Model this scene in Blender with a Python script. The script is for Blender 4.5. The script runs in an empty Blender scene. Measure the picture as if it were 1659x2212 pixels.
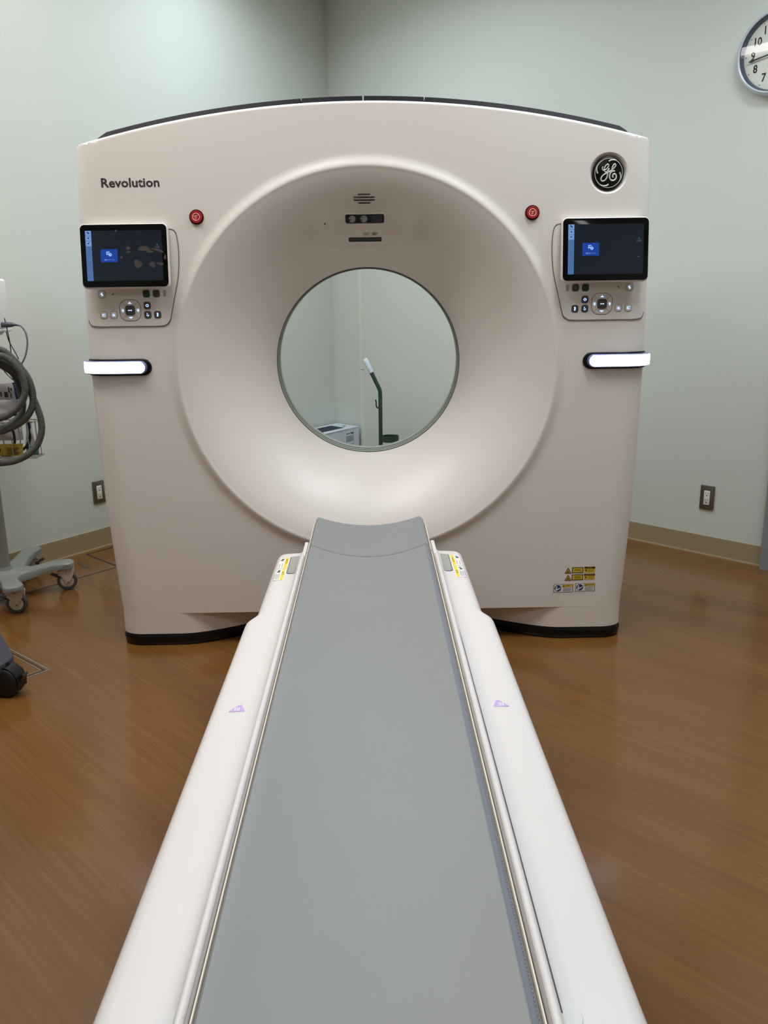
import bpy, bmesh, math, random
from mathutils import Vector, Matrix
random.seed(7)
PI = math.pi
scene = bpy.context.scene
col = scene.collection

# ---------------------------------------------------------------- camera, world, lights, exposure
cam_data = bpy.data.cameras.new('camera')
cam = bpy.data.objects.new('camera', cam_data)
col.objects.link(cam)
scene.camera = cam
cam_data.sensor_fit = 'VERTICAL'
cam_data.sensor_height = 24.0
cam_data.lens = 24.0 * 1805.0 / 2212.0
cam_data.clip_start = 0.02
_p, _y, _r = math.radians(14.3), math.radians(0.45), math.radians(0.8)
_f = Vector((math.sin(_y) * math.cos(_p), math.cos(_y) * math.cos(_p), -math.sin(_p)))
_rt = Vector((math.cos(_y), -math.sin(_y), 0))
_up = _rt.cross(_f)
_rt2 = _rt * math.cos(_r) - _up * math.sin(_r)
_up2 = _up * math.cos(_r) + _rt * math.sin(_r)
_m = Matrix((_rt2, _up2, -_f)).transposed().to_4x4()
_m.translation = Vector((0.027, 0.0, 1.28))
cam.matrix_world = _m

world = bpy.data.worlds.new('world')
scene.world = world
world.use_nodes = True
world.node_tree.nodes['Background'].inputs[0].default_value = (0.75, 0.8, 0.85, 1)
world.node_tree.nodes['Background'].inputs[1].default_value = 0.02

scene.view_settings.view_transform = 'Standard'
scene.view_settings.look = 'None'
scene.view_settings.gamma = 1.0
scene.view_settings.use_curve_mapping = False
scene.view_settings.exposure = 0.0
scene.cycles.max_bounces = 7
scene.cycles.diffuse_bounces = 5
scene.cycles.glossy_bounces = 3
scene.cycles.transmission_bounces = 4
scene.cycles.caustics_reflective = False
scene.cycles.caustics_refractive = False

CEIL = 3.25
KC = Vector((-0.262, 6.08, 0))            # far room corner
UR = Vector((0.692, -0.722, 0)).normalized()   # along the right wall
DL = Vector((-0.573, -0.819, 0)).normalized()  # along the left wall
NRW = Vector((-UR.y * -1, -UR.x, 0))
NRW = Vector((UR.y, -UR.x, 0)).normalized()    # right wall normal, into the room
NLW = Vector((-DL.y, DL.x, 0)).normalized()    # left wall normal, into the room

def room(a, b, z=0.0):
    v = KC + UR * a + DL * b
    return Vector((v.x, v.y, z))

# ceiling fixtures: (distance along right wall, distance along left wall, power, colour, spread)
LAMPS = [
    (1.02, 1.16, 19, (0.72, 0.91, 1.0), 155, 'long ceiling light panel behind the scanner, closest to the room corner'),
    (0.72, 2.45, 4.2, (0.86, 0.96, 1.0), 150, 'long ceiling light panel above the hose cart side of the scanner'),
    (0.62, 3.65, 14, (1.0, 0.97, 0.94), 160, 'long ceiling light panel mirrored as a white band in the clock glass'),
    (1.90, 3.15, 15.5, (1.0, 0.97, 0.95), 140, 'long ceiling light panel above the hose cart side of the patient table'),
    (3.30, 1.85, 17, (0.86, 0.93, 1.0), 140, 'long ceiling light panel above the clock wall side of the patient table'),
    (3.70, 0.95, 18, (0.72, 0.89, 1.0), 160, 'long ceiling light panel running close along the clock wall'),
    (4.70, 3.65, 9, (0.86, 0.93, 1.0), 130, 'long ceiling light panel behind the viewer on the door side'),
    (2.66, 5.50, 3, (1.0, 0.97, 0.93), 130, 'long ceiling light panel far behind the viewer'),
]

# ---------------------------------------------------------------- materials
def srgb(r, g, b):
    f = lambda c: c / 12.92 if c <= 0.04045 else ((c + 0.055) / 1.055) ** 2.4
    return (f(r / 255), f(g / 255), f(b / 255), 1)

MATS = {}
def mat(name, colour, rough=0.5, metal=0.0, noise=0.0, scale=30.0, bump=0.0, bscale=200.0, emit=None, estr=0.0, coat=0.0, spec=0.5, alpha=1.0, trans=0.0):
    if name in MATS:
        return MATS[name]
    m = bpy.data.materials.new(name)
    m.use_nodes = True
    nt = m.node_tree
    b = nt.nodes['Principled BSDF']
    b.inputs['Base Color'].default_value = colour
    b.inputs['Roughness'].default_value = rough
    b.inputs['Metallic'].default_value = metal
    b.inputs['Specular IOR Level'].default_value = spec
    b.inputs['Coat Weight'].default_value = coat
    b.inputs['Coat Roughness'].default_value = 0.08
    b.inputs['Alpha'].default_value = alpha
    b.inputs['Transmission Weight'].default_value = trans
    if emit:
        b.inputs['Emission Color'].default_value = emit
        b.inputs['Emission Strength'].default_value = estr
    tc = None
    if noise > 0 or bump > 0:
        tc = nt.nodes.new('ShaderNodeTexCoord')
    if noise > 0:
        n = nt.nodes.new('ShaderNodeTexNoise')
        n.inputs['Scale'].default_value = scale
        n.inputs['Detail'].default_value = 4
        nt.links.new(tc.outputs['Object'], n.inputs['Vector'])
        mx = nt.nodes.new('ShaderNodeMix')
        mx.data_type = 'RGBA'
        mx.inputs['A'].default_value = [c * (1 - noise) for c in colour[:3]] + [1]
        mx.inputs['B'].default_value = [min(1, c * (1 + noise)) for c in colour[:3]] + [1]
        nt.links.new(n.outputs['Fac'], mx.inputs['Factor'])
        nt.links.new(mx.outputs['Result'], b.inputs['Base Color'])
    if bump > 0:
        n2 = nt.nodes.new('ShaderNodeTexNoise')
        n2.inputs['Scale'].default_value = bscale
        n2.inputs['Detail'].default_value = 3
        nt.links.new(tc.outputs['Object'], n2.inputs['Vector'])
        bp = nt.nodes.new('ShaderNodeBump')
        bp.inputs['Strength'].default_value = bump
        bp.inputs['Distance'].default_value = 0.002
        nt.links.new(n2.outputs['Fac'], bp.inputs['Height'])
        nt.links.new(bp.outputs['Normal'], b.inputs['Normal'])
    MATS[name] = m
    return m

M_WALL = mat('wall_paint', srgb(206, 209, 202), 0.6, noise=0.012, scale=3, bump=0.06, bscale=120)
M_CEIL = mat('ceiling_paint', srgb(200, 200, 196), 0.8, noise=0.01)
M_SHELL = mat('gantry_white', srgb(226, 219, 213), 0.36, noise=0.008, scale=5, bump=0.02, bscale=400)
M_TABLE = mat('table_white', srgb(216, 211, 209), 0.35, noise=0.006, scale=6)
M_CREAM = mat('cream_edge', srgb(226, 216, 196), 0.4, noise=0.02)
M_PAD = mat('pad_vinyl', srgb(133, 134, 135), 0.48, noise=0.02, scale=6, bump=0.10, bscale=700)
M_PADSIDE = mat('pad_side', srgb(118, 122, 134), 0.5, noise=0.03, scale=10)
M_BLACK = mat('black_plastic', srgb(9, 9, 11), 0.28, noise=0.1, scale=40, spec=0.35)
M_VENT = mat('vent_black', srgb(12, 10, 18), 0.55, noise=0.1, scale=60, spec=0.2)
M_GLASS = mat('black_glass', srgb(10, 10, 11), 0.07, noise=0.05, scale=20, spec=0.25)
M_SEAM = mat('seam_grey', srgb(96, 90, 84), 0.7, noise=0.05)
M_DKGREY = mat('dark_grey_key', srgb(74, 70, 70), 0.5, noise=0.05)
M_GREEN = mat('green_key', srgb(22, 62, 34), 0.45, noise=0.05)
M_RED = mat('stop_red', srgb(182, 30, 36), 0.35, noise=0.05)
M_REDDK = mat('stop_recess', srgb(60, 10, 14), 0.5, noise=0.05)
M_PINK = mat('stop_symbol', srgb(240, 196, 188), 0.5, noise=0.02)
M_SILVER = mat('emblem_silver', srgb(214, 212, 200), 0.28, metal=0.35, noise=0.02)
M_INK = mat('dark_ink', srgb(52, 46, 50), 0.5, noise=0.05)
M_BLKINK = mat('black_ink', srgb(24, 20, 14), 0.55, noise=0.05)
M_GREYINK = mat('grey_ink', srgb(150, 148, 150), 0.55, noise=0.05)
M_YELLOW = mat('label_yellow', srgb(206, 172, 50), 0.5, noise=0.04)
M_YEL2 = mat('strip_yellow', srgb(244, 210, 50), 0.5, noise=0.03)
M_BLUE = mat('label_blue', srgb(28, 42, 98), 0.5, noise=0.05)
M_LABEL = mat('label_white', srgb(226, 224, 220), 0.5, noise=0.02)
M_LABELGREY = mat('label_border', srgb(120, 120, 124), 0.5, noise=0.03)
M_RING = mat('bore_ring_grey', srgb(168, 172, 160), 0.3, noise=0.02)
M_RINGDK = mat('bore_groove', srgb(92, 96, 94), 0.4, noise=0.05)
M_LIGHTBAR = mat('light_bar', (0.85, 0.92, 1, 1), 0.4, emit=(0.62, 0.72, 1.0, 1), estr=6.5)
M_BARRIM = mat('light_bar_rim', srgb(120, 128, 170), 0.25, metal=0.3, noise=0.03)
M_LED = mat('key_glow', (0.6, 0.75, 1, 1), 0.5, emit=(0.42, 0.60, 1.0, 1), estr=1.3)
M_SCREEN = mat('screen_dark', srgb(8, 10, 14), 0.08, emit=srgb(22, 28, 38), estr=0.9)
M_SIDEBAR = mat('screen_sidebar', srgb(8, 10, 14), 0.1, emit=srgb(74, 108, 158), estr=1.0)
M_SBKEY = mat('screen_sidebar_key', srgb(8, 10, 14), 0.1, emit=srgb(112, 152, 205), estr=1.0)
M_TILE = mat('screen_tile', srgb(8, 10, 14), 0.1, emit=srgb(24, 62, 152), estr=1.0)
M_TILEICON = mat('screen_icon', srgb(8, 10, 14), 0.1, emit=srgb(150, 190, 240), estr=1.0)
M_SCRTXT = mat('screen_text', srgb(8, 10, 14), 0.1, emit=srgb(90, 110, 130), estr=1.0)
M_NAVYINK = mat('screen_key_ink', srgb(10, 16, 40), 0.3, noise=0.05)
M_SMUDGE = mat('screen_smudge', srgb(58, 52, 48), 0.6, noise=0.15, scale=40)
M_INSERT = mat('insert_grey', srgb(158, 157, 150), 0.45, noise=0.02)
M_LILAC = mat('lilac_mark', srgb(188, 160, 214), 0.5, noise=0.02)
M_CAPGREY = mat('cap_grey', srgb(214, 214, 214), 0.5, noise=0.02)
M_BASEBOARD = mat('baseboard_vinyl', srgb(160, 142, 112), 0.45, noise=0.05, scale=12)
M_BASETRIM = mat('baseboard_lip', srgb(176, 156, 124), 0.5, noise=0.03)
M_STEEL = mat('steel_plate', srgb(120, 112, 100), 0.32, metal=0.75, noise=0.05)
M_STEELED = mat('steel_strip', srgb(150, 150, 148), 0.35, metal=0.6, noise=0.06)
M_GAPDK = mat('floor_gap', srgb(40, 34, 28), 0.7, noise=0.1)
M_SOCKET = mat('socket_ivory', srgb(222, 220, 208), 0.4, noise=0.02)
M_HOLE = mat('dark_hole', srgb(18, 16, 16), 0.7, noise=0.1)
M_CLOCKRIM = mat('clock_rim', srgb(206, 214, 224), 0.28, metal=0.25, noise=0.03)
M_CLOCKIN = mat('clock_inner_rim', srgb(86, 98, 116), 0.35, metal=0.4, noise=0.03)
M_CLOCKFACE = mat('clock_face', srgb(226, 226, 216), 0.5, noise=0.02)
M_DOORFR = mat('door_frame_grey', srgb(136, 138, 142), 0.4, noise=0.03)
M_DOOR = mat('door_leaf_beige', srgb(196, 186, 168), 0.45, noise=0.03)
M_DUCT = mat('duct_ivory', srgb(214, 217, 207), 0.5, noise=0.02)
M_CARTGREY = mat('cart_grey', srgb(130, 132, 129), 0.42, noise=0.03, scale=12, bump=0.08, bscale=300)
M_CARTPOLE = mat('cart_pole', srgb(142, 142, 134), 0.35, metal=0.2, noise=0.03)
M_FORK = mat('caster_fork', srgb(206, 200, 188), 0.4, noise=0.04)
M_TYRE = mat('caster_tyre', srgb(72, 72, 74), 0.6, noise=0.06)
M_HOSE = mat('hose_grey', srgb(90, 89, 84), 0.45, noise=0.05, scale=15)
M_CABLE = mat('cable_black', srgb(30, 30, 32), 0.5, noise=0.06)
M_CABLEG = mat('cable_grey', srgb(104, 106, 110), 0.5, noise=0.05)
M_CONN = mat('connector_grey', srgb(70, 78, 86), 0.45, noise=0.05)
M_DEVICE = mat('device_white', srgb(232, 230, 228), 0.4, noise=0.02)
M_WIRE = mat('basket_wire', srgb(186, 184, 172), 0.35, metal=0.5, noise=0.04)
M_BAGPAPER = mat('bag_paper', srgb(206, 204, 208), 0.5, noise=0.05, scale=25)
M_BAGCLEAR = mat('bag_clear', srgb(222, 222, 228), 0.18, noise=0.12, scale=35, bump=0.9, bscale=30)
M_BAGBLUE = mat('bag_blue', srgb(40, 56, 124), 0.35, noise=0.1, scale=20)
M_TEAL = mat('pouch_teal', srgb(60, 140, 126), 0.45, noise=0.05)
M_NAVYLEG = mat('stand_slate', srgb(54, 56, 66), 0.42, noise=0.04)
M_RUBBER = mat('rubber_black', srgb(18, 18, 19), 0.4, noise=0.1)
M_CARTON = mat('carton_white', srgb(206, 216, 226), 0.55, noise=0.02)
M_CARTINK = mat('carton_ink', srgb(44, 52, 78), 0.6, noise=0.05)
M_O2GREEN = mat('stand_green', srgb(40, 66, 54), 0.38, noise=0.05)
M_GRIP = mat('grip_pale', srgb(206, 222, 232), 0.45, noise=0.02)
M_LAMP = mat('lamp_diffuser', (0.95, 0.95, 0.95, 1), 0.5, emit=(1, 0.98, 0.95, 1), estr=6.0)
M_LAMPFR = mat('lamp_frame', srgb(220, 220, 220), 0.5, noise=0.01)

# wood-look vinyl floor
M_FLOOR = bpy.data.materials.new('wood_vinyl_floor')
M_FLOOR.use_nodes = True
nt = M_FLOOR.node_tree
bs = nt.nodes['Principled BSDF']
tc = nt.nodes.new('ShaderNodeTexCoord')
mp = nt.nodes.new('ShaderNodeMapping')
mp.inputs['Rotation'].default_value = (0, 0, math.atan2(0.722, 0.692))
mp2 = nt.nodes.new('ShaderNodeMapping')
mp2.inputs['Scale'].default_value = (1.2, 46, 1)
mp3 = nt.nodes.new('ShaderNodeMapping')
mp3.inputs['Scale'].default_value = (0.7, 4.5, 1)
nt.links.new(tc.outputs['Object'], mp.inputs['Vector'])
nt.links.new(mp.outputs['Vector'], mp2.inputs['Vector'])
nt.links.new(mp.outputs['Vector'], mp3.inputs['Vector'])
n1 = nt.nodes.new('ShaderNodeTexNoise'); n1.inputs['Scale'].default_value = 2.2; n1.inputs['Detail'].default_value = 8; n1.inputs['Roughness'].default_value = 0.65
n2 = nt.nodes.new('ShaderNodeTexNoise'); n2.inputs['Scale'].default_value = 1.6; n2.inputs['Detail'].default_value = 4
nt.links.new(mp2.outputs['Vector'], n1.inputs['Vector'])
nt.links.new(mp3.outputs['Vector'], n2.inputs['Vector'])
r1 = nt.nodes.new('ShaderNodeValToRGB')
r1.color_ramp.elements[0].position = 0.28; r1.color_ramp.elements[0].color = srgb(104, 68, 31)
r1.color_ramp.elements[1].position = 0.72; r1.color_ramp.elements[1].color = srgb(120, 82, 41)
r2 = nt.nodes.new('ShaderNodeValToRGB')
r2.color_ramp.elements[0].position = 0.3; r2.color_ramp.elements[0].color = (0.86, 0.85, 0.84, 1)
r2.color_ramp.elements[1].position = 0.7; r2.color_ramp.elements[1].color = (1.08, 1.07, 1.05, 1)
nt.links.new(n1.outputs['Fac'], r1.inputs['Fac'])
nt.links.new(n2.outputs['Fac'], r2.inputs['Fac'])
mx = nt.nodes.new('ShaderNodeMix'); mx.data_type = 'RGBA'; mx.blend_type = 'MULTIPLY'; mx.inputs['Factor'].default_value = 1.0
nt.links.new(r1.outputs['Color'], mx.inputs['A'])
nt.links.new(r2.outputs['Color'], mx.inputs['B'])
nt.links.new(mx.outputs['Result'], bs.inputs['Base Color'])
bs.inputs['Roughness'].default_value = 0.18
bs.inputs['Specular IOR Level'].default_value = 0.5
bp = nt.nodes.new('ShaderNodeBump'); bp.inputs['Strength'].default_value = 0.02; bp.inputs['Distance'].default_value = 0.001
nt.links.new(n1.outputs['Fac'], bp.inputs['Height'])
nt.links.new(bp.outputs['Normal'], bs.inputs['Normal'])

# ---------------------------------------------------------------- mesh helpers (all coordinates are world coordinates)
class Frame:
    def __init__(s, o, ex, ey):
        s.o = Vector(o); s.ex = Vector(ex).normalized(); s.ey = Vector(ey).normalized()
        s.n = s.ex.cross(s.ey).normalized()
    def __call__(s, a, b, h=0.0):
        return s.o + s.ex * a + s.ey * b + s.n * h
    def at(s, a, b, h=0.0, rot=0.0):
        ex = s.ex * math.cos(rot) + s.ey * math.sin(rot)
        ey = s.ey * math.cos(rot) - s.ex * math.sin(rot)
        return Frame(s(a, b, h), ex, ey)

class B:
    def __init__(s):
        s.v = []; s.f = []
    def add(s, vs, fs):
        o = len(s.v)
        s.v += [Vector(p) for p in vs]
        s.f += [tuple(i + o for i in f) for f in fs]
        return s
    def box(s, fr, a0, a1, b0, b1, h0, h1):
        vs = [fr(a, b, h) for h in (h0, h1) for (a, b) in ((a0, b0), (a1, b0), (a1, b1), (a0, b1))]
        return s.add(vs, [(3, 2, 1, 0), (4, 5, 6, 7), (0, 1, 5, 4), (1, 2, 6, 5), (2, 3, 7, 6), (3, 0, 4, 7)])
    def prism(s, poly, fr, h0, h1, bev=0.0):
        n = len(poly)
        rings = [[fr(a, b, h0) for a, b in poly]]
        if bev > 0:
            ins = inset(poly, bev)
            rings.append([fr(a, b, h1 - bev) for a, b in poly])
            mid = inset(poly, bev * 0.3)
            rings.append([fr(a, b, h1 - bev * 0.3) for a, b in mid])
            rings.append([fr(a, b, h1) for a, b in ins])
        else:
            rings.append([fr(a, b, h1) for a, b in poly])
        vs = [p for r in rings for p in r]
        fs = [tuple(range(n - 1, -1, -1))]
        for k in range(len(rings) - 1):
            for i in range(n):
                j = (i + 1) % n
                fs.append((k * n + i, k * n + j, (k + 1) * n + j, (k + 1) * n + i))
        fs.append(tuple(range((len(rings) - 1) * n, len(rings) * n)))
        return s.add(vs, fs)
    def rings(s, rs, close=True, cap0=False, cap1=False):
        n = len(rs[0])
        vs = [p for r in rs for p in r]
        fs = []
        for k in range(len(rs) - 1):
            for i in range(n if close else n - 1):
                j = (i + 1) % n
                fs.append((k * n + i, k * n + j, (k + 1) * n + j, (k + 1) * n + i))
        if cap0:
            fs.append(tuple(range(n - 1, -1, -1)))
        if cap1:
            fs.append(tuple(range((len(rs) - 1) * n, len(rs) * n)))
        return s.add(vs, fs)
    def lathe(s, prof, fr, seg=32, cap0=False, cap1=False):
        rs = []
        for (r, h) in prof:
            rs.append([fr(r * math.cos(2 * PI * i / seg), r * math.sin(2 * PI * i / seg), h) for i in range(seg)])
        return s.rings(rs, True, cap0, cap1)
    def tube(s, pts, rad, seg=8, cap=True, flat=1.0, flat_n=None, closed=False):
        pts = [Vector(p) for p in pts]
        n = len(pts)
        if not hasattr(rad, '__len__'):
            rad = [rad] * n
        rs = []
        prev = None
        for i in range(n):
            if closed:
                t = pts[(i + 1) % n] - pts[i - 1]
            else:
                t = pts[min(i + 1, n - 1)] - pts[max(i - 1, 0)]
            if t.length < 1e-9:
                t = Vector((0, 0, 1))
            t.normalize()
            if flat_n is not None:
                a = Vector(flat_n)
                a = (a - t * a.dot(t)).normalized()
            elif prev is None:
                a = Vector((0, 0, 1)) if abs(t.z) < 0.9 else Vector((1, 0, 0))
                a = (a - t * a.dot(t)).normalized()
            else:
                a = (prev - t * prev.dot(t))
                a = a.normalized() if a.length > 1e-6 else prev
            prev = a
            b = t.cross(a)
            rs.append([pts[i] + a * (flat * rad[i] * math.cos(2 * PI * k / seg)) + b * (rad[i] * math.sin(2 * PI * k / seg)) for k in range(seg)])
        if closed:
            rs.append(rs[0])
        return s.rings(rs, True, cap and not closed, cap and not closed)
    def build(s, name, m, parent=None, smooth=35, sub=False):
        me = bpy.data.meshes.new(name)
        vs = s.v
        me.from_pydata([tuple(p) for p in vs], [], s.f)
        bmx = bmesh.new(); bmx.from_mesh(me)
        bmesh.ops.remove_doubles(bmx, verts=bmx.verts, dist=1e-6)
        bmesh.ops.recalc_face_normals(bmx, faces=bmx.faces)
        bmx.to_mesh(me); bmx.free()
        me.materials.append(m)
        return link(name, me, parent, smooth)

def shade(me, smooth):
    if smooth:
        for p in me.polygons:
            p.use_smooth = True
        me.set_sharp_from_angle(angle=math.radians(smooth))

def link(name, me, parent=None, smooth=35):
    shade(me, smooth)
    # object origin at the middle of the mesh
    if len(me.vertices):
        lo = Vector((min(v.co.x for v in me.vertices), min(v.co.y for v in me.vertices), min(v.co.z for v in me.vertices)))
        hi = Vector((max(v.co.x for v in me.vertices), max(v.co.y for v in me.vertices), max(v.co.z for v in me.vertices)))
        c = (lo + hi) / 2
        if parent is None:
            c.z = lo.z
        me.transform(Matrix.Translation(-c))
    else:
        c = Vector((0, 0, 0))
    o = bpy.data.objects.new(name, me)
    col.objects.link(o)
    o['_w'] = list(c)
    if parent is not None:
        o.parent = parent
        o.location = c - Vector(parent['_w'])
    else:
        o.location = c
    return o

def empty(name, loc, label, cat, group=None):
    o = bpy.data.objects.new(name, None)
    col.objects.link(o)
    o.location = loc
    o['_w'] = list(loc)
    o['label'] = label
    o['category'] = cat
    if group:
        o['group'] = group
    return o

def tag(o, label=None, cat=None, group=None, kind=None):
    if label: o['label'] = label
    if cat: o['category'] = cat
    if group: o['group'] = group
    if kind: o['kind'] = kind
    return o

def inset(poly, d):
    n = len(poly)
    out = []
    ar = sum(poly[i][0] * poly[(i + 1) % n][1] - poly[(i + 1) % n][0] * poly[i][1] for i in range(n))
    sg = 1 if ar > 0 else -1
    for i in range(n):
        p0 = Vector(poly[i - 1]); p1 = Vector(poly[i]); p2 = Vector(poly[(i + 1) % n])
        e1 = (p1 - p0); e2 = (p2 - p1)
        if e1.length < 1e-9 or e2.length < 1e-9:
            out.append(tuple(p1)); continue
        e1.normalize(); e2.normalize()
        n1 = Vector((-e1.y, e1.x)) * sg; n2 = Vector((-e2.y, e2.x)) * sg
        m = n1 + n2
        if m.length < 1e-6:
            m = n1
        m.normalize()
        k = d / max(0.35, m.dot(n1))
        out.append((p1.x + m.x * k, p1.y + m.y * k))
    return out

def rrect(w, h, r, n=5, cx=0.0, cy=0.0):
    pts = []
    for (sx, sy, a0) in ((1, 1, 0), (-1, 1, 90), (-1, -1, 180), (1, -1, 270)):
        for i in range(n + 1):
            a = math.radians(a0 + 90 * i / n)
            pts.append((cx + sx * (w / 2 - r) + r * math.cos(a), cy + sy * (h / 2 - r) + r * math.sin(a)))
    return pts

def circle(r, n=28, cx=0, cy=0):
    return [(cx + r * math.cos(2 * PI * i / n), cy + r * math.sin(2 * PI * i / n)) for i in range(n)]

def cr(pts, n=6, closed=False):
    """Catmull-Rom through points of any dimension."""
    P = [Vector(p) for p in pts]
    out = []
    m = len(P)
    rng = range(m) if closed else range(m - 1)
    for i in rng:
        p1 = P[i]; p2 = P[(i + 1) % m]
        p0 = P[i - 1] if (closed or i > 0) else p1 * 2 - p2
        p3 = P[(i + 2) % m] if (closed or i + 2 < m) else p2 * 2 - p1
        for k in range(n):
            t = k / n
            out.append(0.5 * ((2 * p1) + (p2 - p0) * t + (2 * p0 - 5 * p1 + 4 * p2 - p3) * t * t + (3 * p1 - p0 - 3 * p2 + p3) * t ** 3))
    if not closed:
        out.append(P[-1])
    return out

def text(name, body, fr, size, m, parent, align='CENTER', h=0.0006, xs=1.0, width=None, bold=0.0):
    cu = bpy.data.curves.new(name, 'FONT')
    cu.body = body
    cu.size = size
    cu.align_x = align
    cu.align_y = 'CENTER' if align == 'CENTER' else 'BOTTOM_BASELINE'
    cu.resolution_u = 2
    cu.offset = bold
    ob = bpy.data.objects.new('tmp_text', cu)
    col.objects.link(ob)
    dg = bpy.context.evaluated_depsgraph_get()
    me = bpy.data.meshes.new_from_object(ob.evaluated_get(dg))
    bpy.data.objects.remove(ob)
    bpy.data.curves.remove(cu)
    if len(me.vertices) == 0:
        return None
    if width:
        x0 = min(v.co.x for v in me.vertices); x1 = max(v.co.x for v in me.vertices)
        xs = width / max(1e-6, x1 - x0)
    for v in me.vertices:
        v.co = fr(v.co.x * xs, v.co.y, h)
    me.name = name
    me.materials.clear()
    me.materials.append(m)
    return link(name, me, parent, 0)

def smooth01(t):
    t = max(0.0, min(1.0, t))
    return t * t * (3 - 2 * t)

# ---------------------------------------------------------------- the room
ZF = Frame((0, 0, 0), (1, 0, 0), (0, 1, 0))
RA, RB = 6.4, 6.8
def slab(name, pts, z0, z1, m, parent=None):
    return B().prism([(p.x, p.y) for p in pts], ZF, z0, z1).build(name, m, parent, 0)

c00, c10, c11, c01 = room(0, 0), room(RA, 0), room(RA, RB), room(0, RB)
floor = tag(slab('floor', [c00 - DL * 0.3 - UR * 0.3, c10 - DL * 0.3 + UR * 0.3, c11 + DL * 0.3 + UR * 0.3, c01 + DL * 0.3 - UR * 0.3], -0.1, 0, M_FLOOR), 'brown wood-look vinyl floor with a soft gloss', kind='structure')
ceiling = tag(slab('ceiling', [c00 - DL * 0.3 - UR * 0.3, c10 - DL * 0.3 + UR * 0.3, c11 + DL * 0.3 + UR * 0.3, c01 + DL * 0.3 - UR * 0.3], CEIL, CEIL + 0.1, M_CEIL), 'plain white ceiling with recessed light panels', kind='structure')

def wall(name, p, q, nrm, label):
    t = 0.12
    return tag(slab(name, [p, q, q - nrm * t, p - nrm * t], 0, CEIL, M_WALL), label, kind='structure')
wall_left = wall('wall_left', c00 - DL * 0.1, c01, NLW, 'pale grey-green painted wall behind the hose cart')
wall_right = wall('wall_right', c00 - UR * 0.1, c10, NRW, 'pale grey-green painted wall with the clock')
NA = Vector((UR.y * 0 - DL.y, DL.x, 0))
_n = Vector((DL.y, -DL.x, 0)).normalized()
if (_n.dot(c00 - c10) < 0): _n = -_n
wall_door = wall('wall_near_right', c10, c11, _n, 'pale painted wall behind the viewer beside the door side')
_n2 = Vector((UR.y, -UR.x, 0)).normalized()
if (_n2.dot(c00 - c01) < 0): _n2 = -_n2
wall_back = wall('wall_near', c01, c11, _n2, 'pale painted wall behind the viewer')

FRW = Frame(c00, UR, (0, 0, 1))     # on the right wall: a along it, b up
if FRW.n.dot(NRW) < 0:
    FRW = Frame(c00, -UR, (0, 0, 1))
SR = 1 if FRW.ex.dot(UR) > 0 else -1
FLW = Frame(c00, DL, (0, 0, 1))
if FLW.n.dot(NLW) < 0:
    FLW = Frame(c00, -DL, (0, 0, 1))
SL = 1 if FLW.ex.dot(DL) > 0 else -1
def ralong(p):
    return SR * (Vector((p[0], p[1], 0)) - c00).dot(UR)
def lalong(p):
    return SL * (Vector((p[0], p[1], 0)) - c00).dot(DL)

DOOR_A = abs(ralong((1.889, 3.835)))
def span(fr, s, a0, a1, b0, b1, h0, h1, bb=None):
    bb = bb or B()
    x0, x1 = sorted((s * a0, s * a1))
    return bb.box(fr, x0, x1, b0, b1, h0, h1)
# baseboards
o = tag(span(FRW, SR, 0, DOOR_A, 0, 0.098, 0, 0.006).build('baseboard_right', M_BASEBOARD, None, 0), 'tan vinyl baseboard under the clock wall', kind='structure')
span(FRW, SR, 0, DOOR_A, 0.0, 0.006, 0.006, 0.012).build('lip', M_BASETRIM, o, 0)
o = tag(span(FLW, SL, 0.0, RB, 0, 0.102, 0, 0.006).build('baseboard_left', M_BASEBOARD, None, 0), 'tan vinyl baseboard behind the hose cart', kind='structure')
span(FLW, SL, 0, RB, 0.0, 0.006, 0.006, 0.012).build('lip', M_BASETRIM, o, 0)

# door at the right edge: grey steel frame and leaf
door = tag(span(FRW, SR, DOOR_A + 0.06, DOOR_A + 1.06, 0.01, 2.05, 0.0, 0.022).build('door_1', M_DOOR, None, 0), 'beige door leaf in a grey steel frame', kind='structure')
span(FRW, SR, DOOR_A, DOOR_A + 0.06, 0.0, 2.1, 0.0, 0.05).build('jamb', M_DOORFR, door, 0)
span(FRW, SR, DOOR_A + 1.06, DOOR_A + 1.12, 0.0, 2.1, 0.0, 0.05).build('jamb', M_DOORFR, door, 0)
span(FRW, SR, DOOR_A + 0.06, DOOR_A + 1.06, 2.05, 2.1, 0.0, 0.05).build('lintel', M_DOORFR, door, 0)
hb = B()
hf = FRW.at(SR * (DOOR_A + 0.14), 1.0, 0.022)
hb.tube([hf(0, 0, 0), hf(0, 0, 0.05), hf(SR * 0.03, 0, 0.055), hf(SR * 0.12, 0, 0.055)], 0.009, 8)
hb.build('handle', M_STEELED, door)

# slim wiring duct next to the room corner, two lengths with a joint
DA = abs(ralong((-0.062, 5.872)))
duct = tag(span(FRW, SR, DA - 0.014, DA + 0.014, 0.1, 0.806, 0, 0.012).build('wiring_duct', M_DUCT, None, 0), 'slim pale wiring duct running up the wall beside the corner', 'wiring duct')
span(FRW, SR, DA - 0.013, DA + 0.013, 0.81, 1.62, 0, 0.0115).build('upper_length', M_DUCT, duct, 0)
span(FRW, SR, DA - 0.0135, DA + 0.0135, 0.805, 0.811, 0, 0.009).build('joint', M_SEAM, duct, 0)

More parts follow.
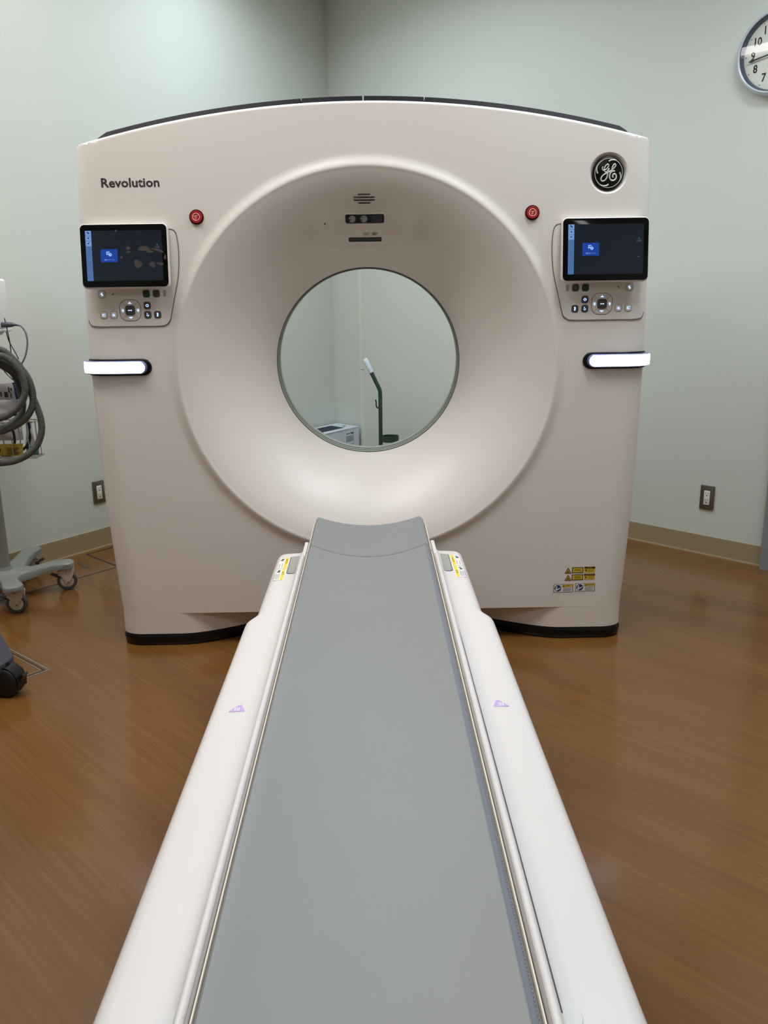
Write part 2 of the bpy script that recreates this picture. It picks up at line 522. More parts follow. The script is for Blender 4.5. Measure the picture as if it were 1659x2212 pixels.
# wall sockets
def outlet(name, fr, a, b, label):
    r = empty(name, fr(a, b, 0), label, 'wall outlet', 'duplex wall outlets')
    f = fr.at(a, b, 0)
    B().prism(rrect(0.072, 0.122, 0.004, 3), f, 0.0, 0.007, 0.0025).build('cover_plate', M_STEEL, r)
    ins = B().prism(rrect(0.030, 0.072, 0.002, 2), f, 0.007, 0.010, 0.0008).build('socket_insert', M_SOCKET, r)
    for dz in (0.018, -0.018):
        for dx in (-0.006, 0.006):
            B().box(f, dx - 0.0012, dx + 0.0012, dz + 0.001, dz + 0.010, 0.0098, 0.0104).build('slot', M_HOLE, ins, 0)
        B().prism(circle(0.003, 12, 0, dz - 0.006), f, 0.0098, 0.0104).build('ground_hole', M_HOLE, ins, 0)
        B().box(f, -0.012, 0.012, dz - 0.0072, dz - 0.0062, 0.0098, 0.0102).build('moulded_line', M_SEAM, ins, 0)
    for dz in (0.050, -0.050):
        B().lathe([(0.0032, 0.007), (0.0030, 0.0082), (0.0, 0.0086)], f.at(0, dz), 12).build('screw', M_SEAM, r)
    return r
outlet('wall_outlet', FRW, ralong((1.678, 4.053)), 0.295, 'metal-plated duplex wall outlet low on the wall under the clock')
outlet('wall_outlet', FLW, lalong((-1.462, 4.366)), 0.302, 'metal-plated duplex wall outlet half hidden by the scanner edge near the hose cart')

# ceiling lamps
def lamp(a, b, power, colour, spread, label):
    c = room(a, b, CEIL)
    f = Frame(c, UR, Vector((0, 0, 1)).cross(UR) * -1)
    if f.n.z > 0:
        f = Frame(c, UR, Vector((0, 0, 1)).cross(UR))
    if f.n.z > 0:
        f = Frame(c, -UR, f.ey)
    r = empty('ceiling_light', c, label, 'ceiling light', 'ceiling light panels')
    fr = B()
    for (a0, a1, b0, b1) in ((-0.64, 0.64, -0.17, -0.15), (-0.64, 0.64, 0.15, 0.17), (-0.64, -0.62, -0.15, 0.15), (0.62, 0.64, -0.15, 0.15)):
        fr.box(f, a0, a1, b0, b1, 0, 0.03)
    fr.build('frame', M_LAMPFR, r, 0)
    B().box(f, -0.62, 0.62, -0.15, 0.15, 0.0, 0.012).build('diffuser', M_LAMP, r, 0)
    ld = bpy.data.lights.new('ceiling_light_glow', 'AREA')
    ld.shape = 'RECTANGLE'; ld.size = 1.2; ld.size_y = 0.28
    ld.energy = power; ld.color = colour
    ld.spread = math.radians(spread)
    lo = bpy.data.objects.new('glow', ld)
    col.objects.link(lo)
    q = Matrix((f.ex, -f.ey, Vector((0, 0, 1)))).transposed()
    if q.determinant() < 0:
        q = Matrix((f.ex, f.ey, Vector((0, 0, 1)))).transposed()
    lo.parent = r
    lo.rotation_euler = q.to_euler()
    lo.location = (0, 0, -0.016)
for L in LAMPS:
    lamp(*L)

# floor service hatches: steel edge strips set in the floor
def strip(p, q, w, m, name='hatch_edge', h=0.0012):
    p = Vector((p[0], p[1], 0)); q = Vector((q[0], q[1], 0))
    f = Frame(p, q - p, Vector((0, 0, 1)).cross(q - p))
    return B().box(f, 0, (q - p).length, -w / 2, w / 2, 0, h).build(name, m, floor, 0)
HC = Vector((-1.167, 2.794)); h1 = (Vector((-1.36, 2.961)) - HC).normalized(); h2 = (Vector((-1.208, 2.746)) - HC).normalized()
for (d1, d2) in ((h1, h2), (h2, h1)):
    e = HC + d1 * 0.62
    strip(HC, e, 0.006, M_STEELED)
    i0 = HC + (h1 + h2) * 0.012
    strip(i0, i0 + d1 * 0.6, 0.004, M_GAPDK, 'hatch_gap', 0.0008)
    i1 = HC + (h1 + h2) * 0.021
    strip(i1, i1 + d1 * 0.58, 0.004, M_STEELED)
strip((-1.661, 3.529), (-1.284, 3.988), 0.006, M_GAPDK, 'hatch_gap', 0.0008)
strip((-1.672, 3.545), (-1.292, 4.003), 0.005, M_STEELED)
strip((-1.503, 4.216), (-1.293, 4.016), 0.012, M_GAPDK, 'hatch_gap', 0.0006)
strip((-1.503, 4.216), (-1.400, 4.355), 0.014, M_GAPDK, 'hatch_gap', 0.0006)
strip((-1.493, 4.0765), (-1.422, 3.9895), 0.026, M_STEEL, 'hatch_latch', 0.0015)

# ---------------------------------------------------------------- CT gantry
GY = 3.0            # front face
ZC = 1.045          # bore centre height
FIL = 0.06          # corner depth
FX = 0.085          # corner width
CY_ = 2.991         # funnel rim
ZB = 0.13           # lower edge of the big front cover
gantry = empty('ct_scanner_gantry', (0, 3.35, 0), 'large white ring-shaped scanner gantry with an open round bore and two touch screens', 'scanner')

def top_z(x):
    R = 3.71
    return 1.921 - (R - math.sqrt(R * R - x * x))

def hw(z):
    return 0.995 - 0.033 * ((z - 1.02) / 0.9) ** 2
HW = hw(0.13)

def outline():
    """outline of the front cover as (x, z, nx, nz), clockwise seen from the front starting at lower left"""
    pts = []
    rc = 0.03
    ztop = top_z(hw(1.78) - 0.02) - rc
    n = 44
    for i in range(n + 1):
        z_ = ZB + (ztop - ZB) * i / n
        pts.append((-hw(z_), z_, -1, 0))
    zc = ztop
    x0 = -hw(ztop) + rc
    z0 = top_z(x0)
    for i in range(1, 6):
        a = PI - (PI / 2 - 0.2) * i / 6
        pts.append((x0 + rc * math.cos(a), zc + rc * math.sin(a) * (z0 - zc) / rc, math.cos(a), math.sin(a)))
    m = 72
    for i in range(m + 1):
        x = x0 + (-2 * x0) * i / m
        nx = x / 3.71
        pts.append((x, top_z(x), nx, math.sqrt(1 - nx * nx)))
    left = pts[:n + 6]
    for (x, z, nx, nz) in reversed(left):
        pts.append((-x, z, -nx, nz))
    k = 56
    for i in range(1, k):
        x = (HW - FX) - 2 * (HW - FX) * (i - 1) / (k - 2)
        pts.append((x, ZB, 0, 0))
    return pts

OUT = outline()
ANG = [math.atan2(z - ZC, x) for (x, z, nx, nz) in OUT]
def circ(r, y, bump=False):
    out = []
    for a in ANG:
        x, z = r * math.cos(a), ZC + r * math.sin(a)
        yy = y
        if bump:   # flattened display pod at the top of the funnel, with its crease
            w = smooth01((0.215 - abs(x)) / 0.06)
            up = smooth01((z - 1.464) / 0.010) * (1 - smooth01((z - 1.475) / 0.13))
            yy -= 0.017 * w * up
        out.append(Vector((x, yy, z)))
    return out
def inset_ring(k, y):
    out = []
    for (x, z, nx, nz) in OUT:
        lim = hw(z) - FX * k
        x2 = max(-lim, min(lim, x))
        out.append(Vector((x2, y, z - max(nz, 0) * 0.014 * k)))
    return out

def fl_y(r):
    t = (0.667 - r) / 0.317
    return CY_ + (3.27 - CY_) * (0.30 * t + 0.70 * t * t)
def fl_slope(r):
    t = (0.667 - r) / 0.317
    return (3.27 - CY_) * (0.30 + 1.40 * t) / 0.317        # -dY/dr

RY = 3.72   # rear face
rs = []
NFL = 46
rs.append(circ(0.352, 3.275))
for i in range(NFL):
    r = 0.352 + (0.663 - 0.352) * i / (NFL - 1)
    rs.append(circ(r, fl_y(r), True))
for (r_, y_) in ((0.6670, 2.9902), (0.6715, 2.9901), (0.6775, 2.9914), (0.6845, 2.9942), (0.6925, 2.9972), (0.7005, 2.9993), (0.7080, GY)):
    rs.append(circ(r_, y_))
base_in = inset_ring(1, GY)
c7 = circ(0.7080, GY)
for k in (0.06, 0.33, 0.66, 0.93, 0.985):
    rs.append([a.lerp(b, k) for a, b in zip(c7, base_in)])
NF = 8
for i in range(NF + 1):
    t = (PI / 2) * i / NF
    rs.append(inset_ring(1 - math.sin(t), GY + FIL * (1 - math.cos(t))))
for yy in (3.2, 3.4, 3.6):
    rs.append(inset_ring(0, yy))
for i in range(NF + 1):
    t = (PI / 2) * i / NF
    rs.append(inset_ring(1 - math.cos(t), RY - FIL + FIL * math.sin(t)))
c8 = circ(0.66, RY)
rs.append([a.lerp(b, 0.5) for a, b in zip(inset_ring(1, RY), c8)])
rs.append(c8)
for i in range(12):
    t = i / 11
    r = 0.65 - (0.65 - 0.352) * t
    rs.append(circ(r, RY - (RY - 3.40) * (0.55 * t + 0.45 * t * t)))
rs.append(rs[0])
shell_b = B().rings(rs, True)
shell = shell_b.build('front_cover', M_SHELL, gantry, 30)

# dish for the emblem, cut into the cover
FF = Frame((0, GY, 0), (1, 0, 0), (0, 0, 1))     # n points to -Y
def cut(target, cutter):
    md = target.modifiers.new('cut', 'BOOLEAN')
    md.operation = 'DIFFERENCE'; md.object = cutter; md.solver = 'MANIFOLD'
    bpy.context.view_layer.update()
    dg = bpy.context.evaluated_depsgraph_get()
    me = bpy.data.meshes.new_from_object(target.evaluated_get(dg))
    target.modifiers.clear()
    old = target.data
    target.data = me
    me.name = old.name
    bpy.data.meshes.remove(old)
    cm = cutter.data
    bpy.data.objects.remove(cutter)
    bpy.data.meshes.remove(cm)
ef = FF.at(0.823, 1.681)
cb = B().lathe([(0.052, -0.016), (0.054, -0.0145), (0.0575, -0.008), (0.0625, -0.002), (0.068, 0.0012), (0.070, 0.006), (0.070, 0.03)], ef, 56, True, True).build('tmp_cutter', M_SHELL, None)
cut(shell, cb)
shade(shell.data, 30)

# emblem: black disc with a silver script monogram, ring and four swashes
emb = B().lathe([(0.0525, -0.016), (0.0525, -0.004), (0.0515, -0.002), (0.049, -0.0008), (0.0, 0.0)], ef, 56, True).build('emblem', M_BLACK, gantry)
def logo(px, py):
    return ((px - 812) / 587 * 0.0505, -(py - 985) / 647 * 0.0515)
def stroke(pts, w0, w1=None, name='script', m=M_SILVER, parent=None, fr=ef, h=0.0006, n=7, flat=0.35):
    sm = cr(pts, n)
    w1 = w0 if w1 is None else w1
    rad = [w0 + (w1 - w0) * i / (len(sm) - 1) for i in range(len(sm))]
    rad[0] *= 0.7; rad[-1] *= 0.7
    return B().tube([fr(p[0], p[1], h) for p in sm], rad, 8, True, flat, fr.n)
gb = stroke([logo(*p) for p in [(580, 730), (553, 800), (578, 868), (640, 872), (715, 835), (780, 755), (800, 685), (765, 642), (705, 672), (652, 760), (634, 850), (652, 918), (695, 952), (752, 918), (800, 850), (832, 798)]], 0.0019)
gb.build('script_letter', M_SILVER, emb)
gb = stroke([logo(*p) for p in [(832, 798), (785, 920), (768, 1050), (750, 1165), (692, 1258), (612, 1308), (543, 1288), (521, 1210), (560, 1112), (645, 1040), (760, 980), (870, 918), (952, 858), (1030, 770), (1075, 690), (1046, 640), (990, 668), (947, 770), (938, 860), (975, 912), (1055, 915)]], 0.0022)
gb.build('script_letter', M_SILVER, emb)
gb = stroke([logo(*p) for p in [(975, 918), (902, 962), (858, 1060), (856, 1160), (890, 1240), (952, 1286), (1030, 1282), (1092, 1232), (1116, 1150), (1096, 1072), (1045, 1026), (992, 1050), (970, 1110), (1000, 1172)]], 0.0025)
gb.build('script_letter', M_SILVER, emb)
B().lathe([(0.0450, -0.0012), (0.0452, 0.0006), (0.0470, 0.0006), (0.0474, -0.0012)], ef, 64).build('emblem_ring', M_SILVER, emb)
for k in range(4):
    a0 = math.radians(92 - 90 * k)
    pts = []
    for i in range(9):
        t = i / 8
        a = a0 - math.radians(62) * t
        r = 0.0365 + (0.0455 - 0.0365) * min(1, t * 1.9) ** 0.7
        pts.append((r * math.cos(a), r * math.sin(a)))
    stroke(pts, 0.0024, 0.0007).build('swash', M_SILVER, emb)

# name on the upper left
text('lettering', 'Revolution', FF.at(-0.786, 1.6685), 0.0405, M_INK, gantry, 'CENTER', 0.0007, width=0.195, bold=0.0009)
_t = bpy.data.objects[-1] if False else None

# skirt and plinth under the cover: lobed plan with a recess in the middle
def plan(off=0.0):
    pts = []
    n = 64
    def rec(x):
        return 0.17 * smooth01((0.735 - abs(x)) / 0.46)
    hw = HW + off
    r = FIL + off
    for i in range(9):
        a = PI + (PI / 2) * i / 8
        pts.append((-HW + FX + (FX + off) * math.cos(a), GY + FIL + r * math.sin(a)))
    for i in range(1, n):
        x = -(HW - FX) + 2 * (HW - FX) * i / n
        pts.append((x, GY - off + rec(x)))
    for i in range(9):
        a = 1.5 * PI + (PI / 2) * i / 8
        pts.append((HW - FX + (FX + off) * math.cos(a), GY + FIL + r * math.sin(a)))
    for i in range(9):
        a = (PI / 2) * i / 8
        pts.append((HW - FX + (FX + off) * math.cos(a), RY - FIL + r * math.sin(a)))
    for i in range(9):
        a = PI / 2 + (PI / 2) * i / 8
        pts.append((-HW + FX + (FX + off) * math.cos(a), RY - FIL + r * math.sin(a)))
    return pts
B().prism(plan(0.0), ZF, 0.047, ZB + 0.0004).build('lower_skirt', M_SHELL, gantry, 40)
B().prism(plan(-0.004), ZF, 0.040, 0.049).build('plinth_gap', M_HOLE, gantry, 40)
pl = B().rings([[Vector((x, y, z)) for (x, y) in plan(o_)] for (o_, z) in ((-0.006, 0.0), (0.0, 0.006), (0.002, 0.024), (0.004, 0.030), (0.0035, 0.034), (0.0, 0.044), (-0.006, 0.046))], True, True, True)
pl.build('plinth', M_BLACK, gantry, 40)

# black air vents along the arched top
def vent(x0, x1, tl, trr):
    sec = []
    n = max(4, int(abs(x1 - x0) / 0.02))
    for i in range(n + 1):
        x = x0 + (x1 - x0) * i / n
        hgt = 0.0205
        if tl: hgt *= smooth01((x - x0) / 0.035) * 0.97 + 0.03
        if trr: hgt *= smooth01((x1 - x) / 0.035) * 0.97 + 0.03
        zt = top_z(x)
        sec.append([Vector((x, 3.035, zt - 0.004)), Vector((x, 3.045, zt - 0.004 + hgt)), Vector((x, 3.30, zt - 0.004 + hgt)), Vector((x, 3.30, zt - 0.006))])
    return B().rings(sec, True, True, True)
for (x0, x1, a, b) in ((-0.905, -0.209, True, False), (-0.205, -0.003, False, False), (0.003, 0.203, False, False), (0.207, 0.905, False, True)):
    vent(x0, x1, a, b).build('top_vent', M_VENT, gantry, 30)

# bore: three smooth grey bands with dark grooves
def band(r, y0, y1, name, m):
    f = Frame((0, 0, ZC), (1, 0, 0), (0, 0, 1))
    bb = B()
    bb.lathe([(r + 0.012, -y0), (r, -y0), (r, -y1), (r + 0.012, -y1)], f, 128)
    return bb.build(name, m, gantry, 40)
band(0.3488, 3.2675, 3.2710, 'bore_groove', M_RINGDK)
band(0.3500, 3.271, 3.300, 'bore_band', M_RING)
band(0.3485, 3.301, 3.3045, 'bore_groove', M_RINGDK)
band(0.3495, 3.305, 3.333, 'bore_band', M_RING)
band(0.3480, 3.335, 3.3385, 'bore_groove', M_RINGDK)
band(0.3490, 3.339, 3.392, 'bore_band', M_RING)

# surface of the front: s is measured along the front and round the corner
def surf(s, z, h=0.0):
    a = abs(s); sg = 1 if s >= 0 else -1
    x0 = hw(z) - FX
    if a <= x0:
        return Vector((s, GY - h, z))
    AL = (FX + FIL) / 2
    ph = (a - x0) / AL
    if ph < PI / 2:
        return Vector((sg * (x0 + (FX + h) * math.sin(ph)), GY + FIL - (FIL + h) * math.cos(ph), z))
    return Vector((sg * (hw(z) + h), GY + FIL + (a - x0 - AL * PI / 2), z))
def sframe(x, z, h=0.0):
    """frame on the front at apparent x (plane position), following the rounded corner"""
    p = surf(x, z, h)
    q = surf(x + 0.002, z, h)
    f = Frame(p, q - surf(x - 0.002, z, h), (0, 0, 1))
    return f

# emergency stop buttons
def estop(x):
    f = FF.at(x, 1.5577)
    r = B().lathe([(0.0245, 0.0), (0.0245, 0.0025), (0.0225, 0.003), (0.0205, 0.001), (0.0, 0.001)], f, 36).build('emergency_button', M_REDDK, gantry)
    r['label'] = 'round red emergency stop button'
    B().lathe([(0.0195, 0.001), (0.0195, 0.008), (0.0185, 0.0095), (0.0165, 0.0095), (0.016, 0.0085), (0.0, 0.0085)], f, 36).build('push_cap', M_RED, r)
    s = B()
    s.tube([f(0.0118 * math.cos(2 * PI * i / 32), 0.0118 * math.sin(2 * PI * i / 32), 0.0088) for i in range(32)], 0.0012, 6, closed=True)
    s.tube([f(-0.0095, 0.0058, 0.0088), f(0.0095, 0.0058, 0.0088), f(0, -0.011, 0.0088)], 0.0011, 6, closed=True)
    s.tube([f(-0.0045, 0.0028, 0.0088), f(0.0045, 0.0028, 0.0088)], 0.0010, 6)
    s.tube([f(0, 0.0028, 0.0088), f(0, -0.005, 0.0088)], 0.0011, 6)
    s.build('stop_symbol', M_PINK, r)
estop(-0.571); estop(0.569)

# light handles wrapping round the corners
def handle(sg):
    z0 = 1.058
    def capsule(s0, s1, hh, h0, h1, mname, m, parent, bev=0.004, side_open=True):
        # cross rings along s from the rounded inner end to the outer end on the side
        n = 40
        secs = []
        ss = [s0 + hh * (1 - math.cos(PI / 2 * i / 8)) for i in range(9)] + [s0 + hh + (s1 - s0 - hh) * i / n for i in range(1, n + 1)]
        for s in ss:
            d = min(1.0, max(0.0, (s - s0) / hh))
            zz = hh * math.sqrt(max(0.0, 1 - (1 - d) ** 2)) if d < 1 else hh
            zz = max(zz, 0.0008)
            b2 = min(bev, zz * 0.8)
            ring = []
            for (dz, h) in ((-zz, h0), (-zz, h1 - bev), (-zz + b2 * 0.35, h1 - bev * 0.35), (-zz + b2, h1), (0, h1 + 0.0006), (zz - b2, h1), (zz - b2 * 0.35, h1 - bev * 0.35), (zz, h1 - bev), (zz, h0)):
                ring.append(surf(sg * s, z0 + dz, h))
            secs.append(ring)
        return B().rings(secs, True, True, True).build(mname, m, parent, 50)
    back = capsule(0.763, 1.045, 0.0295, 0.0, 0.006, 'handle', M_BLACK, gantry, 0.003)
    back['label'] = 'black grip pad with a glowing white light bar'
    capsule(0.777, 1.034, 0.0232, 0.004, 0.020, 'light_rim', M_BARRIM, back, 0.003)
    capsule(0.783, 1.032, 0.0198, 0.018, 0.0235, 'light_bar', M_LIGHTBAR, back, 0.003)
handle(-1); handle(1)

# control panels with key pads and tablets
def ksquare(bb, x, z, w, h, r, h0, h1, bev=0.001):
    f = sframe(x, z)
    bb.prism(rrect(w, h, r, 4), f, h0, h1, bev)
    return f
def glow(f, shapes, h, parent):
    bb = B()
    for (a0, a1, b0, b1) in shapes:
        bb.box(f, a0, a1, b0, b1, h, h + 0.0004)
    bb.build('lit_symbol', M_LED, parent, 0)

def panel(sg):
    # plate, column by column
    edge = [(0.6405, 1.44), (0.6415, 1.475), (0.6435, 1.495), (0.650, 1.512), (0.662, 1.519), (0.70, 1.521), (0.80, 1.521), (0.90, 1.521), (0.975, 1.521)]
    low = [(0.6405, 1.44), (0.6415, 1.405), (0.648, 1.365), (0.658, 1.325), (0.668, 1.285), (0.677, 1.250), (0.684, 1.225), (0.692, 1.211), (0.704, 1.203), (0.72, 1.200), (0.80, 1.200), (0.93, 1.200), (0.957, 1.203), (0.968, 1.210), (0.975, 1.222)]
    def interp(tab, s):
        for (s0, z0), (s1, z1) in zip(tab, tab[1:]):
            if s0 <= s <= s1:
                return z0 + (z1 - z0) * (s - s0) / max(1e-9, s1 - s0)
        return tab[-1][1]
    ss = sorted(set([0.6405, 0.6412, 0.643, 0.646, 0.65, 0.655, 0.66, 0.668, 0.677, 0.684, 0.692, 0.698, 0.704, 0.712, 0.72, 0.76, 0.80, 0.85, 0.895] + [0.895 + 0.01 * i for i in range(1, 9)]))
    bb = B()
    secs = []
    for s in ss:
        zl, zh = interp(low, s), interp(edge, s)
        secs.append([surf(sg * s, zl, -0.001), surf(sg * s, zl + 0.0004, 0.0016), surf(sg * s, zh - 0.0004, 0.0016), surf(sg * s, zh, -0.001)])
    pl_ = bb.rings(secs, True, True, True).build('control_panel', M_SHELL, gantry, 25)
    pl_['label'] = 'key pad plate with lit keys below the touch screen'
    seam = [surf(sg * s, z, 0.0017) for (s, z) in cr([(0.70, 1.522), (0.662, 1.520), (0.649, 1.5135), (0.6425, 1.495), (0.6402, 1.44), (0.6475, 1.365), (0.6675, 1.285), (0.6835, 1.224), (0.691, 1.2095), (0.703, 1.2015), (0.72, 1.199), (0.80, 1.199), (0.88, 1.199), (0.93, 1.199), (0.957, 1.202), (0.968, 1.2095), (0.974, 1.222)], 6)]
    B().tube(seam, 0.0013, 6).build('panel_seam', M_SEAM, pl_)
    H0, H1 = 0.0012, 0.0034
    def dark_key(x, z, m, shapes=None, nm='key'):
        f = sframe(sg * x, z)
        k = B().prism(rrect(0.0245, 0.0255, 0.0075, 5), f, H0, H1, 0.0012).build(nm, m, pl_)
        if shapes: glow(f, shapes, H1, k)
        return k
    def pale_key(x, z, shapes):
        f = sframe(sg * x, z)
        s = B(); s.tube([f(a, b, 0.0016) for a, b in rrect(0.0235, 0.0245, 0.0075, 5)], 0.0007, 6, closed=True)
        k = B().prism(rrect(0.0225, 0.0235, 0.007, 5), f, H0, H1 - 0.0006, 0.0012).build('key', M_SHELL, pl_)
        s.build('key_outline', M_SEAM, k)
        glow(f, shapes, H1 - 0.0006, k)
    dark_key(0.7615, 1.309, M_GREEN)
    dark_key(0.727, 1.309, M_DKGREY)
    e = 0.0012
    gear = [(-0.0045, 0.0045, 0.0022, 0.0036), (-0.0045, 0.0045, -0.0036, -0.0022), (-0.0042, -0.0026, -0.0022, 0.0022), (0.0026, 0.0042, -0.0022, 0.0022), (-0.001, 0.001, 0.0036, 0.0055), (-0.001, 0.001, -0.0055, -0.0036), (0.0042, 0.0058, -0.001, 0.001), (-0.0058, -0.0042, -0.001, 0.001)]
    pts3 = [(-0.003, 0.0, 0.002, 0.0055), (-0.004, -0.001, -0.0035, -0.0005), (0.001, 0.004, -0.003, 0.0), (-0.001, 0.002, -0.006, -0.004)]
    pers = [(-0.003, 0.002, 0.001, 0.006), (-0.001, 0.003, -0.0015, 0.001), (-0.003, 0.0015, -0.0065, -0.0015)]
    dark_key(0.7615, 1.269, M_DKGREY, gear)
    dark_key(0.762, 1.238, M_DKGREY, pts3)
    dark_key(0.7275, 1.238, M_DKGREY, pers)
    br = [(-0.005, -0.003, -0.004, 0.004), (-0.003, 0.005, 0.002, 0.004), (-0.003, 0.005, -0.004, -0.002)]
    br2 = [(-0.005, 0.005, -0.004, -0.002), (-0.0035, 0.0035, -0.001, 0.001), (-0.005, 0.004, 0.002, 0.0035)]
    arr = [(-0.001, 0.0015, -0.006, 0.006), (-0.0045, -0.001, -0.001, 0.003), (0.0015, 0.004, -0.004, -0.001)]
    pale_key(0.9135, 1.2385, br)
    pale_key(0.880, 1.2385, br2)
    pale_key(0.9135, 1.3085, arr)
    # four-way pad
    f = sframe(sg * 0.8215, 1.2535)
    ring = B().prism(rrect(0.071, 0.071, 0.026, 8), f, H0, 0.0028, 0.0012).build('direction_pad', M_SHELL, pl_)
    s = B(); s.tube([f(a, b, 0.0017) for a, b in rrect(0.0725, 0.0725, 0.027, 8)], 0.0008, 6, closed=True)
    for (cx, cy) in ((1, 1), (-1, 1), (-1, -1), (1, -1)):
        s.tube([f(cx * 0.0165, cy * 0.0165, 0.0027), f(cx * 0.0280, cy * 0.0280, 0.0027)], 0.0005, 5)
    s.build('pad_outline', M_SEAM, ring)
    ck = B().prism(rrect(0.0335, 0.0335, 0.0085, 5), f, 0.0028, 0.0062, 0.0016).build('centre_key', M_DKGREY, ring)
    glow(f, [(-0.0065, -0.002, -0.0018, 0.0018), (0.002, 0.0065, -0.0018, 0.0018), (-0.002, 0.002, -0.0008, 0.0008)], 0.0062, ring)
    glow(f, [(-0.006, 0.006, 0.0225, 0.0245), (-0.003, 0.003, 0.0245, 0.0265), (-0.001, 0.001, 0.0265, 0.029)], 0.0028, ring)
    glow(f, [(-0.007, 0.007, -0.0245, -0.0225), (-0.0035, 0.0035, -0.0265, -0.0245), (-0.001, 0.001, -0.0285, -0.0265)], 0.0028, ring)
    for q in (-1, 1):
        glow(f, [(q * 0.0265 - 0.0045, q * 0.0265 + 0.0045, -0.0007, 0.0009), (q * 0.0265 - 0.0035, q * 0.0265 + 0.002, 0.003, 0.0045), (q * 0.0265 - 0.001, q * 0.0265 + 0.001, -0.006, -0.001), (q * 0.0265 + 0.0015, q * 0.0265 + 0.003, -0.0045, 0.0045)], 0.0028, ring)
    # small figure mark beside the grey key
    f = sframe(sg * 0.6985, 1.309)
    s = B()
    s.tube([f(0.0048 * math.cos(2 * PI * i / 20), 0.0055 + 0.0052 * math.sin(2 * PI * i / 20), 0.0019) for i in range(20)], 0.0006, 5, closed=True)
    for (cx, cz) in ((-0.0018, 0.0068), (0.0018, 0.0068), (0, 0.004)):
        s.prism(circle(0.0009, 8, cx, cz), f, 0.0016, 0.0021)
    s.tube([f(-0.003, 0.0, 0.0019), f(-0.0032, -0.0055, 0.0019)], 0.0006, 5)
    s.tube([f(0.003, 0.0, 0.0019), f(0.0032, -0.0055, 0.0019)], 0.0006, 5)
    s.tube([f(-0.003, -0.0055, 0.0019), f(0.003, -0.0055, 0.0019)], 0.0006, 5)
    for cx in (-0.0045, -0.0015, 0.0015, 0.0045):
        s.tube([f(cx * 0.8, -0.0075, 0.0019), f(cx, -0.0105, 0.0019)], 0.0005, 5)
    s.build('patient_mark', M_INK, pl_)
    f = sframe(sg * 0.874, 1.309)
    s = B()
    s.prism(circle(0.0013, 8, -0.005 * sg, 0.0005), f, 0.0012, 0.0020)
    s.prism(circle(0.0026, 10, 0.002 * sg, 0.001), f, 0.0012, 0.0019)
    s.prism(circle(0.0018, 10, 0.0045 * sg, -0.002), f, 0.0012, 0.0019)
    s.build('indicator_mark', M_SEAM, pl_)

    # tablet
    al = math.radians(7)
    tf = Frame((sg * 0.8165, 2.966, 1.4335), (1, 0, 0), (0, math.sin(al), math.cos(al)))
    W_, H_ = 0.291, 0.2055
    body = B().prism(rrect(W_ + 0.0065, H_ + 0.0075, 0.017, 8), tf, -0.018, 0.0, 0.004).build('tablet', M_SHELL, gantry)
    body['label'] = 'wide black touch screen in a white tilted housing'
    B().prism(rrect(0.20, 0.14, 0.02, 5, -sg * 0.02, 0), tf, -0.045, -0.016).build('mount', M_SHELL, body)
    gl = B().prism(rrect(W_, H_, 0.015, 8), tf, -0.001, 0.0016, 0.0008).build('glass', M_GLASS, body)
    B().box(tf, -W_ / 2 + 0.017, W_ / 2 - 0.017, -0.082, 0.083, 0.0016, 0.00175).build('display', M_SCREEN, body, 0)
    x0 = -W_ / 2 + 0.017
    B().box(tf, x0, x0 + 0.0205, -0.082, 0.083, 0.00175, 0.0019).build('side_bar', M_SIDEBAR, body, 0)
    for k in range(3):
        z1 = 0.083 - k * 0.017
        kk = B().box(tf, x0 + 0.0006, x0 + 0.0205, z1 - 0.0162, z1 - 0.0006, 0.0019, 0.0021).build('side_key', M_SBKEY, body, 0)
        ic = B()
        if k == 0:
            ic.prism(circle(0.0024, 10, x0 + 0.009, z1 - 0.0058), tf, 0.0021, 0.0023); ic.prism(circle(0.0024, 10, x0 + 0.0125, z1 - 0.0085), tf, 0.0021, 0.0023)
            ic.box(tf, x0 + 0.003, x0 + 0.007, z1 - 0.0122, z1 - 0.0112, 0.0021, 0.0023)
        elif k == 1:
            for rr in (0.7, -0.7):
                g = tf.at(x0 + 0.0105, z1 - 0.0075, 0, rr); ic.box(g, -0.003, 0.003, -0.001, 0.001, 0.0021, 0.0023)
        else:
            ic.add([tf(x0 + 0.006, z1 - 0.009, 0.0022), tf(x0 + 0.0105, z1 - 0.0095, 0.0022), tf(x0 + 0.0145, z1 - 0.004, 0.0022), tf(x0 + 0.0095, z1 - 0.0055, 0.0022)], [(0, 1, 2, 3)])
        ic.build('symbol', M_NAVYINK, kk, 0)
    tx = x0 + 0.0775; tz = 0.0005
    tile = B().box(tf, tx - 0.0285, tx + 0.0285, tz - 0.021, tz + 0.0215, 0.00175, 0.0020).build('menu_tile', M_TILE, body, 0)
    ic = B()
    ic.box(tf, tx - 0.009, tx + 0.002, tz + 0.011, tz + 0.014, 0.0020, 0.0022)
    for zz in (0.0035, 0.0065):
        ic.box(tf, tx - 0.009, tx - 0.001, tz + zz, tz + zz + 0.0022, 0.0020, 0.0022)
    ic.box(tf, tx - 0.009, tx - 0.0075, tz + 0.002, tz + 0.014, 0.0020, 0.0022)
    ic.prism(circle(0.0056, 20, tx + 0.0035, tz + 0.0035), tf, 0.0020, 0.0023)
    ic.build('symbol', M_TILEICON, tile, 0)
    ic = B()
    ic.box(tf, tx + 0.0032, tx + 0.0042, tz + 0.003, tz + 0.0075, 0.0023, 0.0024)
    ic.box(tf, tx + 0.0032, tx + 0.0065, tz + 0.0025, tz + 0.0035, 0.0023, 0.0024)
    ic.build('clock_hands', M_TILE, tile, 0)
    text('caption', '検査スケジュール', tf.at(tx, tz - 0.0135), 0.005, M_TILEICON, tile, 'CENTER', 0.0022, width=0.034)
